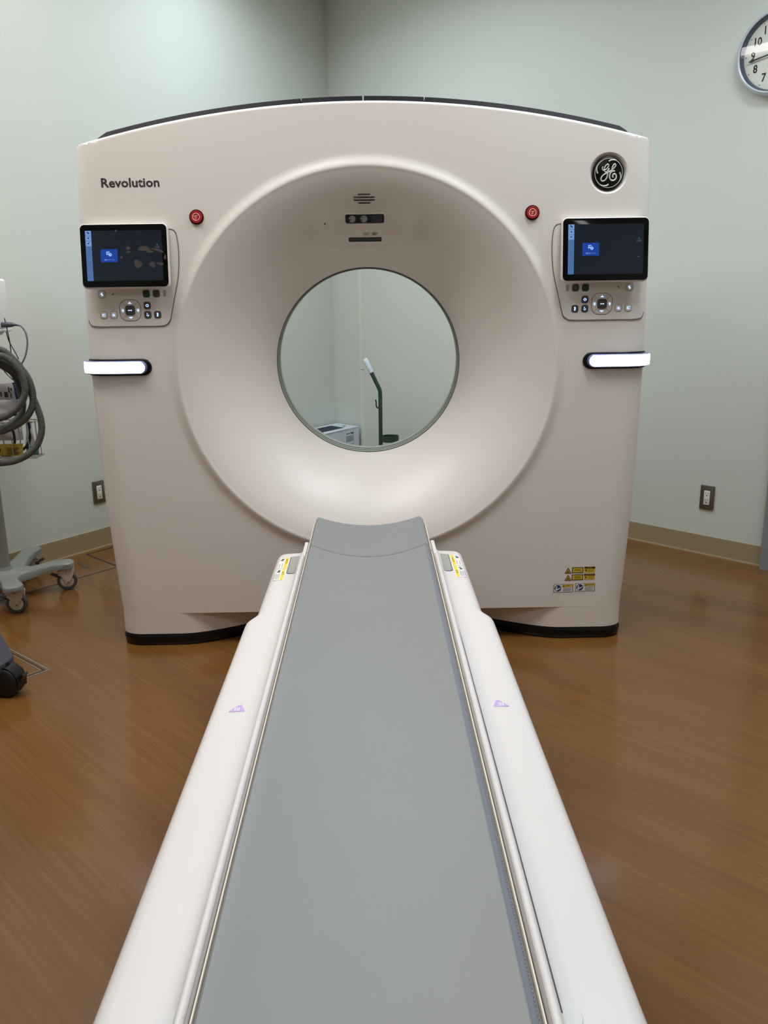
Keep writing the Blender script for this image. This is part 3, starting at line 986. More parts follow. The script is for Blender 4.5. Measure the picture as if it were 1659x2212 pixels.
    rx = W_ / 2 - 0.033
    ic = B()
    ic.box(tf, rx - 0.0032, rx + 0.0032, 0.0345, 0.0355, 0.0018, 0.0020)
    ic.box(tf, rx - 0.0005, rx + 0.0005, 0.0315, 0.0385, 0.0018, 0.0020)
    ic.build('plus_symbol', M_SCRTXT, body, 0)
    ic = B()
    ic.box(tf, rx - 0.0035, rx + 0.0035, -0.0265, -0.0255, 0.0018, 0.0020)
    ic.box(tf, rx - 0.0035, rx - 0.0022, -0.0257, -0.0235, 0.0018, 0.0020)
    ic.box(tf, rx + 0.0022, rx + 0.0035, -0.0257, -0.0235, 0.0018, 0.0020)
    ic.build('table_symbol', M_SCRTXT, body, 0)
    B().box(tf, rx - 0.001, rx + 0.001, -0.0335, -0.0325, 0.0018, 0.0020).build('dot_symbol', M_SCRTXT, body, 0)
    text('readout', 'S140', tf.at(rx, 0.0265), 0.0085, M_SCRTXT, body, 'CENTER', 0.0019, width=0.0145)
    if sg < 0:
        def blob(cx, cz, w, h, sd, rot=0.0):
            rnd = random.Random(sd)
            g = tf.at(cx, cz, 0, rot)
            poly = []
            n = 18
            ph = rnd.random() * 6
            for i in range(n):
                a = 2 * PI * i / n
                k = 1 + 0.16 * math.sin(2 * a + ph) + 0.12 * math.sin(3 * a + 2 * ph) + 0.05 * rnd.uniform(-1, 1)
                poly.append((w / 2 * k * math.cos(a), h / 2 * k * math.sin(a)))
            B().prism(poly, g, 0.0018, 0.00195).build('smudge', M_SMUDGE, gl, 0)
        for (px, py, w, h, rot) in ((1105, 535, 230, 75, 0.0), (1205, 585, 140, 45, 0.0), (1340, 565, 200, 45, -0.25), (1010, 800, 140, 135, 0.2), (1255, 815, 90, 110, 0), (840, 525, 62, 75, 0), (845, 590, 70, 40, 0), (728, 682, 44, 46, 0), (1468, 690, 46, 70, 0), (1405, 805, 70, 60, 0.3), (630, 222, 40, 44, 0)):
            # pixel place on the glass turned into metres on the tablet
            cx = (px - 777 - (py - 660) * 0.06) / 1459 * W_
            cz = -(py - 655) / 1090 * H_
            blob(cx, cz, w / 1459 * W_, h / 1090 * H_, px, rot)
panel(-1); panel(1)

# features on the funnel above the bore
def fframe(x, z, dz=0.004):
    """frame lying on the funnel surface at (x, z)"""
    dx, dz = x, z - ZC
    r = math.hypot(dx, dz)
    a = math.atan2(dx, dz)
    s = fl_slope(r)
    radial = Vector((math.sin(a), 0, math.cos(a)))
    y = fl_y(r)
    w = smooth01((0.215 - abs(x)) / 0.06)
    up = smooth01((z - 1.464) / 0.010) * (1 - smooth01((z - 1.475) / 0.13))
    y -= 0.017 * w * up
    # numeric slope including the display pod
    z2 = z + dz
    r2 = math.hypot(dx, z2 - ZC)
    up2 = smooth01((z2 - 1.464) / 0.010) * (1 - smooth01((z2 - 1.475) / 0.13))
    y2 = fl_y(r2) - 0.017 * w * up2
    ey = Vector((0, (y2 - y), dz)).normalized()
    return Frame((x, y, z), (1, 0, 0), ey)
for (z, w) in ((1.6275, 0.0415), (1.6185, 0.0735), (1.6098, 0.0735), (1.6012, 0.0415)):
    f = fframe(-0.002, z)
    # slots bend with the funnel
    bb = B()
    secs = []
    n = 10
    for i in range(n + 1):
        x = -0.002 - w / 2 + w * i / n
        fx = fframe(x, math.sqrt(max(0, (z - ZC) ** 2)) + ZC)
        e = 0.0024 * (0.55 if i in (0, n) else 1)
        secs.append([fx(0, -e, -0.002), fx(0, -e, 0.0012), fx(0, e, 0.0012), fx(0, e, -0.002)])
    bb.rings(secs, True, True, True).build('speaker_slot', M_HOLE, gantry, 30)
def ysurf(x, z):
    return fframe(x, z).o.y
class FSurf:
    """flat coordinates laid on the curved funnel: a along x, b along the slope, h out of the surface"""
    def __init__(s, x, z, ez):
        s.x, s.z, s.ez = x, z, ez
        s.n = Vector((0, -1, 0))
    def __call__(s, a, b, h=0.0):
        x = s.x + a; z = s.z + b * s.ez
        return Vector((x, ysurf(x, z) - h, z))
def pod(x0, x1, zlo, zhi, r, m, name, h=0.004):
    xc, zc = (x0 + x1) / 2, (zlo + zhi) / 2
    w, hz = x1 - x0, zhi - zlo
    p0 = fframe(xc, zlo).o; p1 = fframe(xc, zhi).o
    f = FSurf(xc, zc, hz / (p1 - p0).length)
    hh = (p1 - p0).length
    xs = [-w / 2 + r * (1 - math.cos(PI / 2 * i / 4)) for i in range(5)] + [-w / 2 + r + (w - 2 * r) * i / 8 for i in range(1, 8)] + [w / 2 - r * (1 - math.cos(PI / 2 * i / 4)) for i in range(4, -1, -1)]
    secs = []
    for a in xs:
        d = max(0.0, r - min(a + w / 2, w / 2 - a))
        half = hh / 2 - r + math.sqrt(max(0.0, r * r - d * d))
        half = max(half, hh / 2 - r + 0.0003)
        e = 0.0008
        secs.append([f(a, -half, -0.008), f(a, -half, h - e), f(a, -half + e, h), f(a, 0, h), f(a, half - e, h), f(a, half, h - e), f(a, half, -0.008)])
    return B().rings(secs, True, True, True).build(name, m, gantry, 40), f, hh
rim, f, hh = pod(-0.0725, 0.069, 1.5325, 1.5685, 0.009, M_SHELL, 'display_bezel', 0.0042)
dsp, f, hh = pod(-0.069, 0.0655, 1.537, 1.565, 0.006, M_GLASS, 'breathing_display', 0.0052)
dsp['label'] = 'black breathing prompt display with two pale face symbols'
def face(cx, mouth):
    R = 0.0118
    pts = []
    for i in range(40):
        a = 2 * PI * i / 40
        x, y = R * math.cos(a), 1.12 * R * math.sin(a)
        if abs(a - PI * 0.94) < 0.16:
            x -= 0.0022
        pts.append((cx + x, y))
    if mouth:
        pts = []
        for i in range(41):
            a = math.radians(-150 + 330 * i / 40)
            x, y = R * math.cos(a), 1.12 * R * math.sin(a)
            if 165 < math.degrees(a) < 178: x -= 0.0018
            pts.append((cx + x, y))
        pts.append((cx + 0.001, -0.0048))
    n = len(pts)
    c = (cx + 0.002, 0.001)
    bb = B().add([f(c[0], c[1], 0.0057)] + [f(a, b, 0.0057) for a, b in pts] + [f(a, b, 0.0048) for a, b in pts], [(0, i + 1, (i + 1) % n + 1) for i in range(n)] + [(i + 1, (i + 1) % n + 1, (i + 1) % n + 1 + n, i + 1 + n) for i in range(n)])
    ob = bb.build('face_symbol', M_GREYFACE, dsp, 0)
    e = B()
    e.prism(circle(0.0011, 8, cx - 0.0052, 0.005), f, 0.0057, 0.0060)
    if not mouth:
        e.tube([f(cx - 0.0088, 0.0068, 0.0060), f(cx - 0.0042, 0.007, 0.0060)], 0.0007, 5)
        e.tube([f(cx - 0.0100, -0.0032, 0.0060), f(cx - 0.0060, -0.0018, 0.0060), f(cx - 0.0072, -0.0065, 0.0060)], 0.0009, 5)
    e.build('eye', M_HOLE, ob, 0)
M_GREYFACE = mat('face_grey', srgb(150, 152, 148), 0.45, noise=0.03)
face(-0.0435, True); face(-0.0025, False)
B().box(f, 0.024, 0.060, -hh / 2 + 0.004, hh / 2 - 0.004, 0.0050, 0.0055).build('counter_window', mat('counter_dark', srgb(26, 24, 20), 0.3, noise=0.1), dsp, 0)
las, f2, h2_ = pod(-0.061, 0.057, 1.4795, 1.4935, 0.004, M_GLASS, 'laser_window', 0.0012)
fl_ = FSurf(0.0, 1.5035, 0.8)
for (cx, cap) in ((0.002, False), (0.031, True)):
    lb = B().box(fl_, cx - 0.0115, cx + 0.0115, -0.0062, 0.0062, -0.004, 0.0012).build('laser_label', mat('label_beige', srgb(206, 198, 186), 0.5, noise=0.03), gantry, 0)
    s = B()
    rows = ((-0.009, 0.009, 0.0038), (-0.008, 0.009, 0.0012), (-0.007, 0.006, -0.0014), (-0.0055, 0.003, -0.0038))
    for (a0, a1, zz) in rows:
        s.box(fl_, cx + a0, cx + a1, zz - 0.0006, zz + 0.0006, 0.0011, 0.0015)
    s.build('small_print', M_GREYINK if not cap else M_INK, lb, 0)
fm = fframe(-0.141, 1.537)
B().lathe([(0.0032, -0.004), (0.0032, 0.0008), (0.0, 0.0009)], fm, 12).build('microphone_hole', M_HOLE, gantry)

# warning labels, lower right of the front
def tri(cx, cz, w, h):
    f = FF.at(cx, cz)
    ob = B().prism([(-w / 2, -h / 2), (w / 2, -h / 2), (0, h / 2)], f, 0, 0.0006).build('laser_warning_label', M_BLKINK, gantry, 0)
    k = 0.66
    B().prism([(-w / 2 * k, -h / 2 * k - 0.0012), (w / 2 * k, -h / 2 * k - 0.0012), (0, h / 2 * k - 0.0012)], f, 0.0006, 0.0008).build('yellow_field', M_YELLOW, ob, 0)
    s = B().prism(circle(0.0022, 10, 0, -0.0045), f, 0.0008, 0.0010)
    for i in range(8):
        g = f.at(0, -0.0045, 0, i * PI / 8); s.box(g, -0.0036, 0.0036, -0.0002, 0.0002, 0.0008, 0.0010)
    s.build('sunburst', M_BLKINK, ob, 0)
tri(0.744, 0.2755, 0.0255, 0.0235); tri(0.745, 0.247, 0.0255, 0.0235)
for (cz, rows) in ((0.2765, ((-0.004, 0.006, 0.0045), (-0.012, 0.012, 0.0015), (-0.013, 0.010, -0.0015), (0.004, 0.012, -0.0045))), (0.248, ((-0.009, 0.010, 0.004), (-0.012, 0.013, 0.001), (-0.013, 0.013, -0.002), (-0.008, 0.008, -0.0048)))):
    f = FF.at(0.780, cz)
    ob = B().box(f, -0.0215, 0.0215, -0.0115, 0.0115, 0, 0.0006).build('laser_text_label', M_BLKINK, gantry, 0)
    B().box(f, -0.0188, 0.0188, -0.0088, 0.0088, 0.0006, 0.0008).build('yellow_field', M_YELLOW, ob, 0)
    s = B()
    for (a0, a1, zz) in rows:
        s.box(f, a0, a1, zz - 0.0005, zz + 0.0005, 0.0008, 0.0009)
    s.build('small_print', M_BLKINK, ob, 0)
for (cz, ttl, wd) in ((0.278, '注 意', 0.016), (0.250, 'CAUTION', 0.030)):
    f = FF.at(0.8255, cz)
    ob = B().box(f, -0.0205, 0.0205, -0.0118, 0.0118, 0, 0.0006).build('caution_label', M_YELLOW, gantry, 0)
    B().box(f, -0.0205, 0.0205, 0.0045, 0.0118, 0.0006, 0.0008).build('black_header', M_BLKINK, ob, 0)
    text('header_text', ttl, f.at(0, 0.0080), 0.0058, M_YELLOW, ob, 'CENTER', 0.0009, width=wd)
    s = B().prism(circle(0.0024, 10, -0.0135, -0.0025), f, 0.0006, 0.0008)
    for i in range(8):
        g = f.at(-0.0135, -0.0025, 0, i * PI / 8); s.box(g, -0.0038, 0.0038, -0.0002, 0.0002, 0.0006, 0.0008)
    s.build('sunburst', M_BLKINK, ob, 0)
    s = B()
    for k, zz in enumerate((0.0015, -0.001, -0.0035, -0.006, -0.0085)):
        s.box(f, -0.006 + 0.001 * (k % 2), 0.017 - 0.002 * (k % 3), zz - 0.0003, zz + 0.0004, 0.0006, 0.0007)
    s.build('small_print', mat('print_olive', srgb(110, 92, 30), 0.6, noise=0.05), ob, 0)
for (cx, cz, ttl) in ((0.728, 0.205, '注意'), (0.811, 0.208, 'CAUTION')):
    f = FF.at(cx, cz)
    ob = B().box(f, -0.0375, 0.0375, -0.0165, 0.0165, 0, 0.0006).build('manual_label', M_LABELGREY, gantry, 0)
    B().box(f, -0.0345, 0.0345, -0.0145, 0.0145, 0.0006, 0.0008).build('white_field', M_LABEL, ob, 0)
    B().box(f, -0.0055, 0.0345, 0.0045, 0.0145, 0.0008, 0.0010).build('yellow_header', M_YELLOW, ob, 0)
    disc = B().prism(circle(0.0128, 32, -0.0205, 0), f, 0.0008, 0.0010).build('blue_disc', M_BLUE, ob, 0)
    s = B()
    s.prism(circle(0.0032, 14, -0.0255, 0.0050), f, 0.0010, 0.0012)
    s.prism([(-0.0295, 0.0005), (-0.0255, 0.0015), (-0.0225, -0.0025), (-0.0205, -0.0055), (-0.0235, -0.0095), (-0.0285, -0.0085)], f, 0.0010, 0.0012)
    s.prism([(-0.0225, -0.0015), (-0.0195, 0.0005), (-0.0165, -0.0005), (-0.0120, 0.0040), (-0.0105, 0.0015), (-0.0160, -0.0050), (-0.0205, -0.0040)], f, 0.0010, 0.0012)
    s.build('reading_figure', M_LABEL, disc, 0)
    s = B().prism([(-0.001, 0.0062), (0.006, 0.0062), (0.0025, 0.0128)], f, 0.0010, 0.0011)
    s.build('warning_triangle', M_BLKINK, ob, 0)
    text('header_text', ttl, f.at(0.0185 if ttl == 'CAUTION' else 0.0155, 0.0096), 0.0078, M_BLKINK, ob, 'CENTER', 0.0011, width=0.026 if ttl == 'CAUTION' else 0.014)
    s = B()
    for k, zz in enumerate((0.001, -0.003, -0.007, -0.011)):
        s.box(f, -0.0015 + 0.001 * (k % 2), 0.0315 - 0.003 * (k % 2), zz - 0.0008, zz + 0.0008, 0.0008, 0.0009)
    s.build('small_print', M_INK, ob, 0)

# ---------------------------------------------------------------- patient table
TY0 = 0.36          # foot end
table = empty('patient_table', (0, 1.5, 0), 'long white patient table with a grey padded top leading into the scanner bore', 'patient table')

def outer(y):
    w = 0.308 + 0.023 * (1 - smooth01((y - 2.062) / 0.075))
    return w
def cover(sg):
    secs = []
    ys = [TY0, TY0 + 0.01, TY0 + 0.03, 0.6, 1.0, 1.4, 1.8, 2.0] + [2.04 + 0.0125 * i for i in range(10)] + [2.2, 2.4, 2.55, 2.60] + [2.672 - 0.028 * (1 - math.sin(PI / 2 * i / 8)) for i in range(9)]
    ys = sorted(set(ys))
    for y in ys:
        w = outer(y)
        if y > 2.644:      # rounded plan corner at the head end
            t = (y - 2.644) / 0.028
            w -= 0.028 * (1 - math.sqrt(max(0.0, 1 - t * t)))
        d = 0.0
        if y < TY0 + 0.03:
            d = 0.02 * (1 - (y - TY0) / 0.03)
        if y > 2.66:
            d = 0.006 * ((y - 2.66) / 0.012)
        pr = [(0.2005, 0.12), (0.2005, 0.499), (0.203, 0.503), (0.2128, 0.503), (0.2150, 0.488), (0.2195, 0.4735), (0.2265, 0.4672), (0.235, 0.4655), (0.262, 0.4645), (w - 0.026, 0.4637), (w - 0.015, 0.4615), (w - 0.0075, 0.4565), (w - 0.0025, 0.448), (w, 0.436), (w, 0.40), (w - 0.004, 0.30), (w - 0.012, 0.20), (w - 0.03, 0.14), (w - 0.045, 0.12)]
        pr = [(x, z if z < 0.3 else z - d) for x, z in pr]
        secs.append([Vector((sg * x, y, z)) for x, z in pr])
    cv = B().rings(secs, True, True, True).build('side_cover', M_TABLE, table, 32)
    return cv
cvl = cover(-1); cvr = cover(1)

def rail(sg):
    y1 = 2.50
    pts = [(sg * 0.2088, TY0 + 0.02, 0.507), (sg * 0.2088, y1 - 0.010, 0.507), (sg * 0.2088, y1 - 0.004, 0.5065), (sg * 0.2088, y1, 0.505)]
    B().tube([Vector(p) for p in pts], [0.0062, 0.0062, 0.005, 0.0015], 14).build('side_rail', M_TABLE, table, 50)
rail(-1); rail(1)
# dark slit between rail and cover on one side
B().tube([Vector((0.2268, 0.80, 0.4674)), Vector((0.2268, 1.4, 0.4674)), Vector((0.2268, 1.88, 0.4674)), Vector((0.2268, 1.97, 0.4674))], [0.0011, 0.0012, 0.0009, 0.0003], 6).build('cover_slit', M_CONN, table)

def sag(x):
    return 0.4875 + 0.0325 * (x / 0.19) ** 2
def seam_y(x):
    return 2.545 + 0.040 * (x / 0.19) ** 2
def end_y(x):
    return 2.925 + 0.010 * (x / 0.19) ** 2

# cradle: thin curved pan with a cream lip under the pad
def cradle():
    secs = []
    for y in (TY0 + 0.05, 1.0, 2.0, 2.5, 2.80, 2.865, 2.89):
        k = 1.0 if y < 2.86 else 0.985
        top = []
        xs = [-0.1975 + 0.395 * i / 24 for i in range(25)]
        lip = 0.0 if y < 2.85 else -0.006
        top = [(x * k, sag(x) - 0.020) for x in xs]
        bot = [(x * k * 0.985, sag(x) - 0.034) for x in reversed(xs)]
        secs.append([Vector((x, y, z)) for x, z in top + bot])
    return B().rings(secs, True, True, True).build('cradle', M_TABLE, table, 40)
crd = cradle()
for sg in (-1, 1):
    secs = []
    for y, kk in ((TY0 + 0.05, 1), (1.2, 1), (2.2, 1), (2.50, 1), (2.70, 1.25), (2.84, 1.25), (2.878, 0.5)):
        secs.append([Vector((sg * x, y, z)) for x, z in ((0.1938, 0.495), (0.1938, 0.5105), (0.1943, 0.5112), (0.1943 + 0.0014 * kk, 0.5112), (0.1950 + 0.0014 * kk, 0.5105), (0.1950 + 0.0014 * kk, 0.495))])
    B().rings(secs, True, True, True).build('cradle_lip', M_CREAM, crd, 40)
    B().lathe([(0.0022, 0.0), (0.0022, 0.0004), (0, 0.0005)], Frame((sg * 0.1950, 2.515, 0.5113), (1, 0, 0), (0, 1, 0)), 10).build('lip_screw', M_SEAM, crd)

# grey pads
def pad(name, y_near, y_far, edge_r=0.0035):
    xl, xr = -0.1925, 0.1925
    xs = [xl, xl + 0.0015, xl + 0.005] + [-0.18 + (0.177 + 0.18) * i / 26 for i in range(27)] + [0.1795, 0.1855, 0.191, xr]
    def topz(x):
        z = sag(x)
        if x < -0.1865:
            z = sag(-0.1865) - (-0.1865 - x) * 1.6
        if x > 0.1775:
            z = sag(0.1775) - (x - 0.1775) * 0.55
        if x > 0.1905:
            z -= (x - 0.1905) * 1.5
        return z
    NY = 60
    secs = []
    for j in range(NY + 1):
        t = j / NY
        e = 0.0
        ring_t = []
        for x in xs:
            y0, y1 = y_near(x), y_far(x)
            y = y0 + (y1 - y0) * t
            dn = min(y - y0, y1 - y)
            d = 0.0
            if dn < edge_r:
                d = edge_r - math.sqrt(max(0.0, edge_r ** 2 - (edge_r - dn) ** 2))
            ring_t.append(Vector((x, y, topz(x) - d * 0.8)))
        ring_b = [Vector((x * 0.985, y_near(x) + (y_far(x) - y_near(x)) * t, sag(x) - 0.0185)) for x in reversed(xs)]
        secs.append(ring_t + ring_b)
    return B().rings(secs, True, True, True).build(name, M_PAD, table, 30)
# extra cross sections close to each seam keep the edges crisp
def padwarp(y_near, y_far):
    return y_near, y_far
mat_pad = pad('mattress', lambda x: TY0 + 0.06, lambda x: seam_y(x) - 0.0012)
head_pad = pad('head_cushion', lambda x: seam_y(x) + 0.0012, end_y)
head_pad['label'] = 'separate grey cushion at the bore end of the table'
# piping strip along one long edge of the pad, with stitches
secs = []
for j in range(2):
    y = (TY0 + 0.07, 2.56)[j]
    secs.append([Vector((x, y, z)) for x, z in ((0.1795, sag(0.1775) - 0.0005), (0.1855, sag(0.1775) - 0.0036), (0.1895, sag(0.1775) - 0.0062), (0.1895, sag(0.1775) - 0.009), (0.1795, sag(0.1775) - 0.004))])
B().rings(secs, True, True, True).build('edge_strip', M_PADSIDE, mat_pad, 60)
st = B()
for k in range(170):
    y = 0.62 + k * 0.0062
    st.box(Frame((0.1880, y, sag(0.1775) - 0.0048), (0, 1, 0), (-1, 0, 0.45)), -0.0013, 0.0013, -0.0004, 0.0004, -0.0003, 0.0005)
tag(st.build('stitching', M_GREYINK, mat_pad, 0), kind='stuff')

# grey inserts, warning strips, lilac marks, round caps
for sg in (-1, 1):
    cv = cvl if sg < 0 else cvr
    f = Frame((0, 0, 0.4658), (1, 0, 0), (0, 1, 0))
    poly = [(sg * 0.2285, 2.448), (sg * 0.249, 2.448), (sg * 0.2545, 2.453), (sg * 0.2560, 2.615), (sg * 0.2300, 2.628)]
    if sg < 0: poly = poly[::-1]
    gp = [(sg * 0.2275, 2.4455), (sg * 0.250, 2.4455), (sg * 0.2568, 2.452), (sg * 0.2582, 2.6165), (sg * 0.2290, 2.6305)]
    if sg < 0: gp = gp[::-1]
    gi = B().prism(gp, f, -0.004, 0.0004).build('insert_gap', M_CONN, cv, 0)
    B().prism(poly, f, -0.003, 0.0012, 0.0006).build('grey_insert', M_INSERT, cv)
    # white label with two yellow bars
    fl2 = Frame((0, 0, 0.4649), (1, 0, 0), (0, 1, 0))
    for (y0, y1, kind) in ((2.500, 2.612, 0), (2.388, 2.495, 1)):
        x0, x1 = sorted((sg * 0.2605, sg * 0.2905))
        lab = B().box(fl2, x0, x1, y0, y1, -0.003, 0.0003).build('pinch_warning_label', M_LABEL, cv, 0)
        xa, xb = sorted((sg * 0.2630, sg * 0.2722))
        B().box(fl2, xa, xb, y0 + 0.001, y1 - 0.001, 0.0003, 0.0005).build('yellow_bar', M_YEL2, lab, 0)
        yc = y0 + (0.066 if kind == 0 else 0.058)
        if sg < 0:
            g = Frame((sg * 0.2676, yc, 0.46545), (0, -1, 0), (1, 0, 0))
        else:
            g = Frame((sg * 0.2676, yc, 0.46545), (0, 1, 0), (-1, 0, 0))
        text('bar_text', 'CAUTION' if kind == 0 else '注意', g, 0.0085, M_BLKINK, lab, 'CENTER', 0.0001, width=0.034 if kind == 0 else 0.018)
        s = B().prism([(-0.004, -0.003), (0.004, -0.003), (0, 0.004)], g.at(-0.024 if kind == 0 else -0.016, 0), 0.0001, 0.0002)
        s.build('bar_triangle', M_BLKINK, lab, 0)
        # pinch symbol
        s = B()
        cx = sg * 0.283; cy = y1 - 0.022
        s.prism(circle(0.0042, 12, cx - sg * 0.002, cy + 0.006), fl2, 0.0003, 0.0006)
        s.prism([(cx - 0.005, cy - 0.010), (cx + 0.003, cy - 0.012), (cx + 0.006, cy - 0.002), (cx - 0.002, cy)], fl2, 0.0003, 0.0006)
        s.build('pinch_symbol', M_BLKINK, lab, 0)
        s = B()
        for k in range(2 if kind == 0 else 4):
            xx = sg * (0.2775 + (0.0085 * k if kind == 0 else 0.0045 * k))
            s.box(fl2, xx - 0.0010, xx + 0.0010, y0 + 0.010, y0 + (0.052 if kind == 0 else 0.062) - 0.006 * (k % 2), 0.0003, 0.0005)
        s.build('small_print', M_GREYINK, lab, 0)
    # lilac triangle
    cx, cy = sg * 0.2715, 1.575
    ap = sg * -0.0035
    tp = [(-0.0160, -0.0125), (0.0160, -0.0125), (0.0160, -0.0105), (ap + 0.0030, 0.0150), (ap + 0.0010, 0.0162), (ap - 0.0015, 0.0162), (ap - 0.0035, 0.0150), (-0.0160, -0.0105)]
    fl3 = Frame((cx, cy, 0.4646), (1, 0, 0), (0, 1, 0))
    tri_ = B().prism(tp, fl3, -0.003, 0.0005).build('touch_mark', M_LILAC, cv, 0)
    s = B()
    dx = -1 if sg < 0 else 1
    s.box(fl3, -sg * -0.0048 - 0.0011, -sg * -0.0048 + 0.0011, -0.0095, 0.0015, 0.0005, 0.0008)
    s.add([fl3(sg * 0.0048 - 0.0028, 0.0010, 0.0007), fl3(sg * 0.0048 + 0.0028, 0.0010, 0.0007), fl3(sg * 0.0048, 0.0045, 0.0007)], [(0, 1, 2)])
    for q in (-0.0005, 0.0030):
        s.box(fl3, -sg * q - 0.0009, -sg * q + 0.0009, -0.0105, 0.0050, 0.0005, 0.0008)
    s.build('arrow_symbol', M_LABEL, tri_, 0)
    B().lathe([(0.0225, -0.004), (0.0225, 0.0008), (0.0215, 0.0016), (0.0, 0.0018)], Frame((sg * 0.2275, 0.795, 0.4652), (1, 0, 0), (0, 1, 0)), 36).build('round_cap', M_CAPGREY, cv)

# lift pedestal, concertina skirt and floor plate under the table
B().prism(rrect(0.38, 1.90, 0.05, 6, 0, 1.42), ZF, 0.03, 0.40, 0.01).build('pedestal', M_TABLE, table)
B().prism(rrect(0.50, 2.05, 0.06, 6, 0, 1.42), ZF, 0.0, 0.032, 0.008).build('floor_plate', M_BLACK, table)
B().box(Frame((0, 0, 0), (1, 0, 0), (0, 1, 0)), -0.201, 0.201, TY0 + 0.05, 2.62, 0.39, 0.44).build('table_frame', M_TABLE, table, 0)

table.rotation_euler = (0, 0, 0.0042)
table.location = (0.0038, 1.5, 0)

# ---------------------------------------------------------------- wall clock
CA = ralong((1.783, 3.944))
cf = FRW.at(CA, 2.285)
clock = empty('wall_clock', cf.o, 'round silver-rimmed wall clock high on the wall, partly cut off', 'clock')
B().lathe([(0.174, 0.0), (0.1745, 0.018), (0.171, 0.033), (0.163, 0.040), (0.157, 0.038), (0.156, 0.030)], cf, 72, True).build('rim', M_CLOCKRIM, clock, 50)
B().lathe([(0.157, 0.036), (0.152, 0.030), (0.147, 0.012), (0.147, 0.008)], cf, 72).build('inner_rim', M_CLOCKIN, clock, 50)
B().lathe([(0.150, 0.004), (0.150, 0.012), (0.0, 0.012)], cf, 72).build('dial', M_CLOCKFACE, clock, 20)
for hnum in range(1, 13):
    a = math.radians(90 - 30 * hnum)
    text('numeral', str(hnum), cf.at(0.108 * math.cos(a), 0.108 * math.sin(a)), 0.046, M_BLKINK, clock, 'CENTER', 0.0126, xs=0.85, bold=0.0012)
for k in range(60):
    if k % 5 == 0:
        a = math.radians(6 * k)
        B().prism(circle(0.0022, 8, 0.139 * math.cos(a), 0.139 * math.sin(a)), cf, 0.012, 0.0126).build('minute_dot', M_BLKINK, clock, 0)
def hand(ang, ln, w, h, nm):
    g = cf.at(0, 0, 0, math.radians(ang))
    B().prism([(-0.018, -w * 0.4), (ln * 0.45, -w * 0.4), (ln * 0.78, -w * 0.5), (ln * 0.85, -w), (ln, 0), (ln * 0.85, w), (ln * 0.78, w * 0.5), (ln * 0.45, w * 0.4), (-0.018, w * 0.4)], g, h, h + 0.0012).build(nm, M_BLKINK, clock, 0)
hand(190, 0.128, 0.0065, 0.020, 'minute_hand')
hand(60, 0.08, 0.006, 0.017, 'hour_hand')
B().lathe([(0.006, 0.012), (0.006, 0.023), (0, 0.024)], cf, 16).build('centre_pin', M_BLKINK, clock)
M_CGLASS = mat('clock_glass', (1, 1, 1, 1), 0.01, trans=1.0)
_nt = M_CGLASS.node_tree
_pb = _nt.nodes['Principled BSDF']
_out = _nt.nodes['Material Output']
_tr = _nt.nodes.new('ShaderNodeBsdfTransparent')
_gl = _nt.nodes.new('ShaderNodeBsdfGlossy'); _gl.inputs['Roughness'].default_value = 0.01
_fr = _nt.nodes.new('ShaderNodeFresnel'); _fr.inputs['IOR'].default_value = 1.5
_ms = _nt.nodes.new('ShaderNodeMixShader')
_nt.links.new(_fr.outputs[0], _ms.inputs[0]); _nt.links.new(_tr.outputs[0], _ms.inputs[1]); _nt.links.new(_gl.outputs[0], _ms.inputs[2])
_nt.links.new(_ms.outputs[0], _out.inputs['Surface'])
B().lathe([(0.158, 0.034), (0.0, 0.034)], cf, 72).build('clock_glass', M_CGLASS, clock, 20)

# ---------------------------------------------------------------- things seen through the bore
# carton pushed into the corner, long side parallel to the left wall
cw = 0.235
cc = Vector((-0.262, 6.08, 0)) + UR * 0.03 + DL * 0.03
cfm = Frame((cc.x, cc.y, 0), UR, (0, 0, 1))
def cpt(a, b, z):
    return cc + UR * a + DL * b + Vector((0, 0, z))
carton = empty('carton_box', cpt(cw / 2, 0.3, 0), 'white printed cardboard carton standing in the room corner behind the bore', 'box')
H_C = 0.408
def cbox(a0, a1, b0, b1, z0, z1):
    vs = [cpt(a, b, z) for z in (z0, z1) for (a, b) in ((a0, b0), (a1, b0), (a1, b1), (a0, b1))]
    return B().add(vs, [(3, 2, 1, 0), (4, 5, 6, 7), (0, 1, 5, 4), (1, 2, 6, 5), (2, 3, 7, 6), (3, 0, 4, 7)])
cbox(0, cw, 0, 0.56, 0, H_C).build('body', M_CARTON, carton, 0)
cbox(-0.002, cw + 0.002, -0.002, 0.562, H_C, H_C + 0.004).build('lid_flaps', M_CARTON, carton, 0)
# printing on the long side (faces into the room)
sf = Frame(cpt(cw + 0.0002, 0, 0), -DL, (0, 0, 1))
if sf.n.dot(UR) < 0:
    sf = Frame(cpt(cw + 0.0002, 0, 0), DL, (0, 0, 1))
sgn = 1 if sf.ex.dot(DL) > 0 else -1
bar = B()
for k in range(8):
    x = sgn * (0.065 + 0.011 * k)
    w = (0.003, 0.005, 0.002, 0.006)[k % 4]
    x0, x1 = sorted((x, x + sgn * w))
    bar.box(sf, x0, x1, 0.318, 0.362, 0, 0.0005)
bar.build('barcode', M_CARTINK, carton, 0)
for (a0, a1, z0, z1) in ((0.065, 0.10, 0.372, 0.381), (0.11, 0.15, 0.374, 0.379), (0.06, 0.14, 0.298, 0.301), (0.20, 0.30, 0.308, 0.316), (0.22, 0.28, 0.292, 0.300), (0.10, 0.14, 0.268, 0.284), (0.05, 0.09, 0.262, 0.28)):
    x0, x1 = sorted((sgn * a0, sgn * a1))
    B().box(sf, x0, x1, z0, z1, 0, 0.0005).build('print_line', M_CARTINK, carton, 0)
x0, x1 = sorted((sgn * 0.12, sgn * 0.54))
